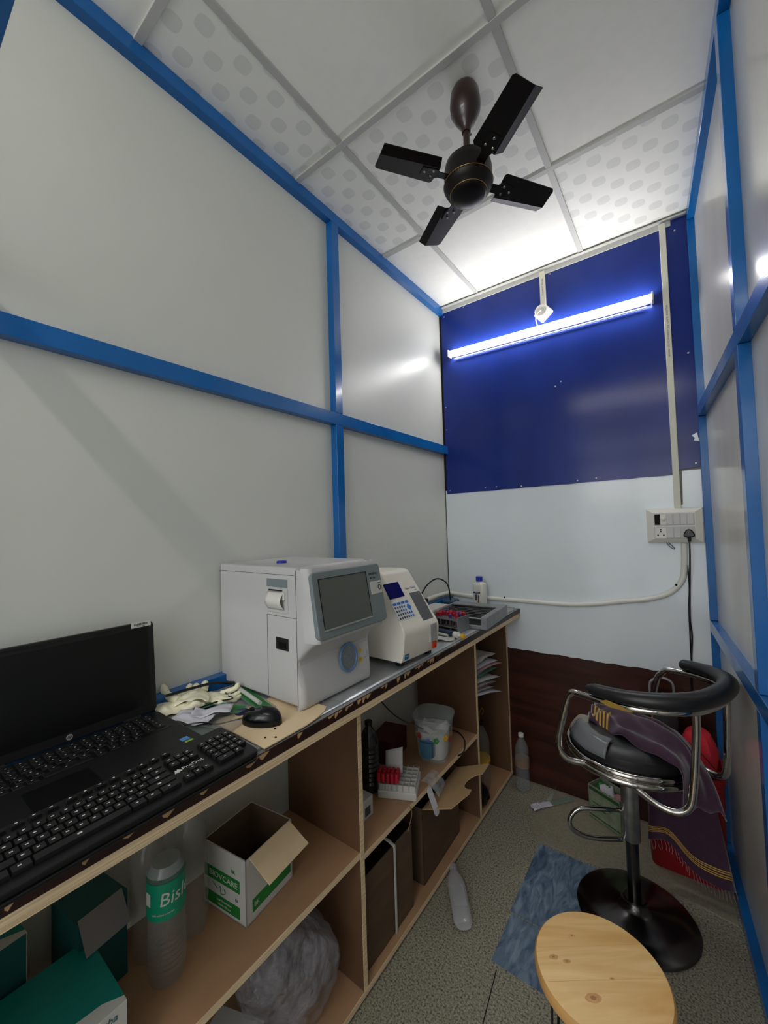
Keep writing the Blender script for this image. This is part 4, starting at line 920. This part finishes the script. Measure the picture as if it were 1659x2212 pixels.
m = MB(); m.tube(smooth_path([(0, -.005, .36), (.0, .0, .40), (.004, .02, .42), (.006, .035, .40), (.0, .03, .38)]), .0025, 6); m.build('wire', mat('orange_wire', '9A6A28', .5), b)
t = thing('black_pouch', 'crumpled black pouch low in the end bay', 'pouch', (-.90, 1.98, .031))
m = MB(); m.grid(lambda u, v: (.04 * math.cos(2 * PI * u) * math.sin(PI * (.15 + .8 * v)) * (1 + .3 * noise1(u * 6, v * 4)), .055 * math.sin(2 * PI * u) * math.sin(PI * (.15 + .8 * v)), .10 * v), 21, 10); m.build('pouch', M['blacksat'], t, smooth=True)

# ------------------------------------------------------------------ floor items
pet_bottle('water_bottle', 'ribbed clear bottle with white cap standing by the end wall', 'bottle', (-.775, 2.262, .001), .30, .037, M['pet'], M['whiteplastic'], (.42, .56, clear('faded_label', 'A9886E', .3, .5)), rib=8, wave=.002)
t = thing('flattened_bottle', 'clear squashed bottle lying on the floor beside the shelves', 'bottle', (-.775, 1.455, .0))
t.rotation_euler = (0, 0, math.atan2(.222, -.161))
m = MB(); m.X = Matrix.Translation((0, 0, .021)) @ Matrix.Rotation(PI / 2, 4, 'Y')
m.lathe([(0, -.125), (.026, -.128), (.034, -.118), (.035, -.05), (.037, .03), (.033, .06), (.018, .10), (.013, .108), (.013, .118)], 24, sx=.55); m.build('bottle_body', M['petf'], t, smooth=True)
m = MB(); m.X = Matrix.Translation((0, 0, .021)) @ Matrix.Rotation(PI / 2, 4, 'Y'); m.lathe([(.015, .112), (.015, .132), (0, .132)], 16, sx=.7); m.build('cap', M['petf'], t, smooth=True)
m = MB(); m.grid(lambda u, v: (-.07 + .09 * u, -.024 + .048 * v, .0405 + .002 * math.sin(6 * u)), 8, 6); m.build('label', clear('white_label_film', 'BEBFC4', .4, .6), t, smooth=True)
t = thing('syringe_wrapper', 'opened clear and white syringe wrapper dropped near the end wall', 'wrapper', (-.63, 2.19, .003), math.radians(50))
m = MB(); m.grid(lambda u, v: (-.05 + .20 * u, -.018 + .036 * v, .006 + .008 * abs(noise1(u * 7, v * 3, 3))), 20, 6, lambda u, v: 0 if u > .35 else 1); m.build('wrapper_film', [M['petgreen'], M['paper']], t, smooth=True, solid=.0008)
m = MB(); m.grid(lambda u, v: (-.09 + .06 * u, -.025 + .05 * v, .004 + .02 * abs(noise1(u * 5, v * 5, 6))), 10, 8); m.build('torn_end', M['paper'], t, smooth=True, solid=.0008)
m = MB(); m.grid(lambda u, v: (.02 + .05 * u, .0 + .03 * v, .008 + .09 * u * (1 - .5 * v)), 10, 8); m.build('film_tail', M['film'], t, smooth=True)
t = thing('refuse_carton', 'open green-printed white carton stuffed with packets by the end wall', 'box', (-.437, 2.235, .004), math.radians(-27))
m = MB(); m.box(0, .165, 0, .003, 0, .158); m.box(0, .165, .097, .10, 0, .158); m.box(0, .003, 0, .10, 0, .158); m.box(.162, .165, 0, .10, 0, .158); m.box(0, .165, 0, .1, 0, .003); m.build('carton', mat('faded_green_white', '7E8870', .7, noise=(25, .2)), t)
m = MB(); m.box(.004, .161, -.0008, 0, .135, .15); m.box(.004, .161, -.0008, 0, .012, .018); m.box(.02, .09, -.0008, 0, .06, .065); m.box(.02, .12, -.0008, 0, .08, .084); m.build('green_print', mat('dull_green', '2C4F2A', .6), t)
for i in range(4):
    m = MB(); m.X = Matrix.Translation((.035 + .03 * i, .05, .13 + .01 * (i % 2))) @ Matrix.Rotation(.7 * i, 4, 'Z') @ Matrix.Rotation(.6 - .3 * i, 4, 'X')
    m.grid(lambda u, v: (.06 * (u - .5), .07 * (v - .5), .01 * noise1(u * 4, v * 4, i)), 8, 8); m.build('packet_waste', [M['green'], M['paper'], M['green'], M['paper2']][i], t, smooth=True, solid=.001)

# red bin, bags, cloths behind the stool
t = thing('red_bin', 'tall red plastic bin in the corner behind the bar stool', 'bin', (-.045, 2.17, .004))
m = MB(); a_, b_ = .125, .095
def rb(z, k): return [(x * k, y * k, z) for x, y in rrect(-a_, a_, -b_, b_, .03, 4)]
pr = [rb(0, 1), rb(.03, 1.02), rb(.40, 1.08), rb(.41, 1.12), rb(.43, 1.12), rb(.43, 1.05), rb(.38, 1.03)]
n_ = len(pr[0]); vs_ = [p for r in pr for p in r]; fs_ = [(j * n_ + i, j * n_ + (i + 1) % n_, (j + 1) * n_ + (i + 1) % n_, (j + 1) * n_ + i) for j in range(len(pr) - 1) for i in range(n_)] + [tuple(range(n_)), tuple((len(pr) - 1) * n_ + i for i in range(n_))]
m.add(vs_, fs_); m.build('bin_body', M['redplastic'], t, smooth=True, angle=35)
t = thing('red_cloth_bag', 'bright red cloth bundle on top of the bin beside the right wall', 'bag', (.015, 2.13, .43))
def blob(a, b, h, s):
    def f(u, v):
        A = 2 * PI * u; k = math.sin(PI * (.06 + .9 * v)) ** .35 * (1 + .12 * noise1(3 * math.cos(A), 3 * math.sin(A), v * 3 + s)) * (1 if v < .98 else .3); return (a * k * math.cos(A), b * k * math.sin(A), h * v)
    return f
MB().grid(blob(.062, .10, .16, 1), 33, 16).build('bundle', M['redcloth'], t, smooth=True)
MB().tube(smooth_path([(-.05, -.09, .15), (0, -.105, .12), (.05, -.10, .06)]), .0015, 6).build('cord', M['blacksat'], t)
t = thing('grey_bag', 'dark grey zip bag propped in the corner behind the stool seat', 'bag', (-.118, 2.20, .435))
MB().grid(blob(.065, .07, .26, 7), 33, 18).build('bag_body', M['greybag'], t, smooth=True)
m = MB(); m.tube(smooth_path([(-.035, 0, .24), (-.03, 0, .30), (.01, 0, .325), (.05, 0, .31), (.055, 0, .25)]), .008, 8, flat=.6); m.build('handle', mat('pale_handle', '8E8F92', .5), t, smooth=True)
def striped(fn, nu, nv, bands, t, nm='cloth'):
    m = MB(); m.grid(fn, nu, nv, lambda u, v: 1 if any(a < v < b for a, b in bands) else 0)
    return m.build(nm, [M['purple'], M['goldthread']], t, smooth=True, solid=.003)
t = thing('hanging_shawl', 'dark purple shawl with gold-striped hem hanging over the red bin', 'cloth', (0, 0, 0))
hem = [(a, a + .008) for a in (.85, .868, .886, .904)]
def hang(u, v):
    top = Vector((-.155 + .19 * u, 2.035 - .01 * math.sin(7 * u), .50)); bot = Vector((-.17 + .27 * u, 2.0 - .02 * math.sin(9 * u + 1), .17 - .12 * u + .02 * math.sin(8 * u)))
    p = top.lerp(bot, v); p.y -= .012 * math.sin(13 * u + 2 * v) * v; return tuple(p)
striped(hang, 40, 240, hem, t)
m = MB(); rr = random.Random(3)
for i in range(26):
    u = i / 25; p = hang(u, 1); m.tube([p, (p[0] + .006 * rr.random(), p[1], p[2] - .02), (p[0] + .01 * rr.random(), p[1] - .004, p[2] - .035)], .0012, 5)
m.build('fringe', mat('fringe', '8A6E74', .8), t)

# ------------------------------------------------------------------ bar stool
t = thing('bar_stool', 'chrome swivel bar stool with black padded U-shaped backrest', 'stool', (-.205, 1.775, .0035), math.radians(-20.7))
# local: +x is the back of the stool
MB().lathe([(.195, 0), (.197, .004), (.19, .009), (.13, .02), (.06, .033), (.04, .045), (.034, .06), (.034, .064), (0, .064)], 56).build('base_disc', M['darkchrome'], t, smooth=True)
MB().lathe([(.0215, .06), (.0215, .30), (.020, .30)], 24).build('lower_pole', M['darkchrome'], t, smooth=True)
MB().lathe([(.029, .275), (.030, .278), (.030, .575), (.028, .58)], 28).build('pole_sleeve', M['steel'], t, smooth=True)
fr_pts = smooth_path([(-.02, -.028, .392), (-.10, -.075, .394), (-.17, -.06, .392), (-.185, 0, .385), (-.165, .05, .33), (-.10, .05, .283), (-.02, .026, .278)], 8)
# footrest loop: a D-shaped hoop in a near-vertical plane on the near side
fp_ = smooth_path([(-.028, -.012, .368), (-.075, -.075, .372), (-.125, -.13, .365), (-.148, -.158, .325), (-.138, -.150, .285), (-.095, -.10, .262), (-.028, -.015, .262)], 8)
MB().tube(fp_, .0085, 10).build('footrest', M['chrome'], t, smooth=True)
MB().lathe([(.10, .575), (.17, .583), (.185, .592)], 40).build('seat_pan', M['blacksat'], t, smooth=True)
for r, z in ((.206, .592), (.200, .612)):
    MB().tube([(r * (1 + .02 * math.cos(2 * a)) * math.cos(a), r * math.sin(a), z) for a in [2 * PI * i / 64 for i in range(64)]], .0115, 12, closed=True).build('seat_ring', M['chrome'], t, smooth=True)
m = MB(); m.lathe([(.10, .592), (.185, .60), (.192, .625), (.188, .655), (.165, .672), (.12, .680), (.05, .677), (0, .675)], 56); m.build('seat_cushion', M['leather'], t, smooth=True)
zt = .865
arm = []
for a, b in (((-.055, -.238), (.08, -.24)),): pass
arc = [(-.03, -.236), (.06, -.243), (.14, -.235), (.22, -.195), (.28, -.12), (.30, 0), (.28, .12), (.22, .195), (.14, .235), (.09, .243), (.05, .24)]
def zz(x): return .860 + .022 * (x / .3)
left = [(-.05, -.20, .597), (-.095, -.235, .605), (-.118, -.248, .65), (-.100, -.245, .75), (-.078, -.24, .83), (-.06, -.238, .855)]
path = left + [(x, y, zz(x)) for x, y in arc] + [(x + .09, -y, z - .01) for x, y, z in left[::-1]]
MB().tube(smooth_path(path, 6), .0115, 12).build('arm_frame', M['chrome'], t, smooth=True)
for s in (-1, 1):
    p = [(.10, s * .17, .585), (.16, s * .17, .565), (.215, s * .16, .560), (.25, s * .145, .585), (.262, s * .135, .65), (.272, s * .125, .80), (.275, s * .125, .885)]
    MB().tube(smooth_path(p, 6), .0115, 12).build('back_strut', M['chrome'], t, smooth=True)
pad = [(x * 1.0, y * 1.0, zz(x) + .032) for x, y in [(-.01, -.238), (.06, -.243), (.14, -.235), (.22, -.195), (.28, -.12), (.30, 0), (.28, .12), (.22, .195), (.14, .235), (.09, .242)]]
pp3 = smooth_path(pad, 6); nn = len(pp3)
rad = [.003 + .021 * min(1, (i / 3) ** .5, ((nn - 1 - i) / 2) ** .5) + .010 * math.sin(PI * i / (nn - 1)) ** 2 for i in range(nn)]
m = MB(); m.tube(pp3, [r * .95 for r in rad], 16, flat=.85); m.build('back_pad', M['leather'], t, smooth=True)
m = MB(); m.prism([(0.04, 0), (.10, -.010), (.155, -.006), (.10, .006), (.06, .010)], 0, .001); pt = m
m.X = Matrix(); o = MB(); o.X = fr((.06, -.272, .874), (1, .0, .06), (0, -.25, 1)); o.prism([(0, .0), (.03, -.010), (.10, -.006), (.05, .006), (.02, .010)], -.004, .0015); o.build('torn_foam', mat('foam', 'A8863A', .8), t)
# tape patch on the seat
t = thing('seat_wrap', 'torn grey plastic wrapping across the near edge of the stool seat', 'wrapping', (-.205, 1.775, .0035), math.radians(-20.7))
def wr_(u, v):
    a = math.radians(-168 + 85 * u); r = .197 - .07 * v; z = .658 + .029 * math.sin(PI / 2 * min(1, v * 1.6)) - .014 * (1 - v) ** 4; return (r * math.cos(a), r * math.sin(a), z + .003 * noise1(u * 6, v * 4))
m = MB(); m.grid(wr_, 30, 10, lambda u, v: 1 if u < .22 + .05 * math.sin(9 * v) else 0); m.build('wrap_film', [mat('grey_wrap', '6E7072', .22, bump=(14, .5, .006)), mat('foam_pale', '9A9484', .7)], t, smooth=True, solid=.002)
t = thing('seat_shawl', 'purple shawl with gold stripes heaped on the stool seat', 'cloth', (-.165, 1.775, -.014), 0)
def drape(u, v):
    # u runs from the left of the seat to the right where it hangs down
    x = -.17 + .40 * u; w = .085 + .04 * math.sin(PI * u)
    y = (.085 - .19 * u) + w * (v * 2 - 1)
    z = .694 + (.020 + .030 * math.sin(PI * min(1, u * 1.2))) * math.sin(PI * v) ** .7 + .026 * noise1(u * 5, v * 5, 4) + .012 * math.sin(15 * v + 11 * u + 3 * math.sin(5 * u)) * (1 - u * .5)
    d = max(0, u - .70) / .30
    z -= .16 * d * d; x -= .05 * d * d
    y = y * (1 - .75 * d) + .0 * d - .10 * d; x += d * (v * 2 - 1) * .055
    return (x, y, z)
m = MB(); m.grid(drape, 60, 36, lambda u, v: 1 if ((.03 < u < .2) and (.05 < v < .5) and (int(u * 60) % 2 == 0)) or ((.3 < u < .36 or .42 < u < .45) and .55 < v < .75 and int(v * 36) % 3 == 0) else 0)
m.build('cloth', [M['purple'], M['goldthread']], t, smooth=True, solid=.003)

# ------------------------------------------------------------------ wooden stool
t = thing('wooden_stool', 'round pale pine stool with thin black hairpin legs in the foreground', 'stool', (-.195, 1.035, .001), math.radians(36.7))
m = MB(); m.lathe([(.10, .4265), (.134, .428), (.1405, .434), (.1415, .442), (.1405, .451), (.1365, .4562)], 64, m=1); m.lathe([(.1365, .4562), (.132, .457), (0, .457)], 64, m=0); m.build('seat', [M['wood'], M['woodside']], t, smooth=True)
for i, (kx, ky, kr) in enumerate(((-.095, .028, .007), (-.068, .018, .006), (-.045, -.055, .012), (-.03, .075, .005), (.015, -.02, .004))):
    m = MB(); m.prism([(kx + kr * (1.5 + .4 * noise1(a_ * 1.0, i)) * math.cos(a_), ky + kr * (.8 + .3 * noise1(a_, i + 9)) * math.sin(a_)) for a_ in [2 * PI * q / 18 for q in range(18)]], .4571, .4573); kn = m.build('knot', M['knot'], t)
    m = MB(); m.prism([(kx + kr * .5 * math.cos(a_), ky + kr * .35 * math.sin(a_)) for a_ in [2 * PI * q / 12 for q in range(12)]], .4573, .4575); m.build('knot_core', M['knotcore'], kn)
for y_ in (-.022, .05):
    w_ = math.sqrt(.131 ** 2 - y_ * y_); MB().box(-w_, w_, y_, y_ + .0006, .4570, .45722).build('stave_joint', M['knot'], t)
for k in range(4):
    a = math.radians(135 + 90 * k); c, s = math.cos(a), math.sin(a); tx, ty = -s, c
    foot = Vector((c * .125, s * .125, .004)); p1 = Vector((c * .10 + tx * .03, s * .10 + ty * .03, .427)); p2 = Vector((c * .10 - tx * .03, s * .10 - ty * .03, .427))
    f1 = foot + Vector((tx, ty, 0)) * .006; f2 = foot - Vector((tx, ty, 0)) * .006
    MB().tube([p1, f1 + Vector((0, 0, .012)), foot, f2 + Vector((0, 0, .012)), p2], .0032, 8).build('leg', M['blacksat'], t, smooth=True)
MB().lathe([(.11, .422), (.11, .427)], 30).build('mounting_plate', M['blacksat'], t)
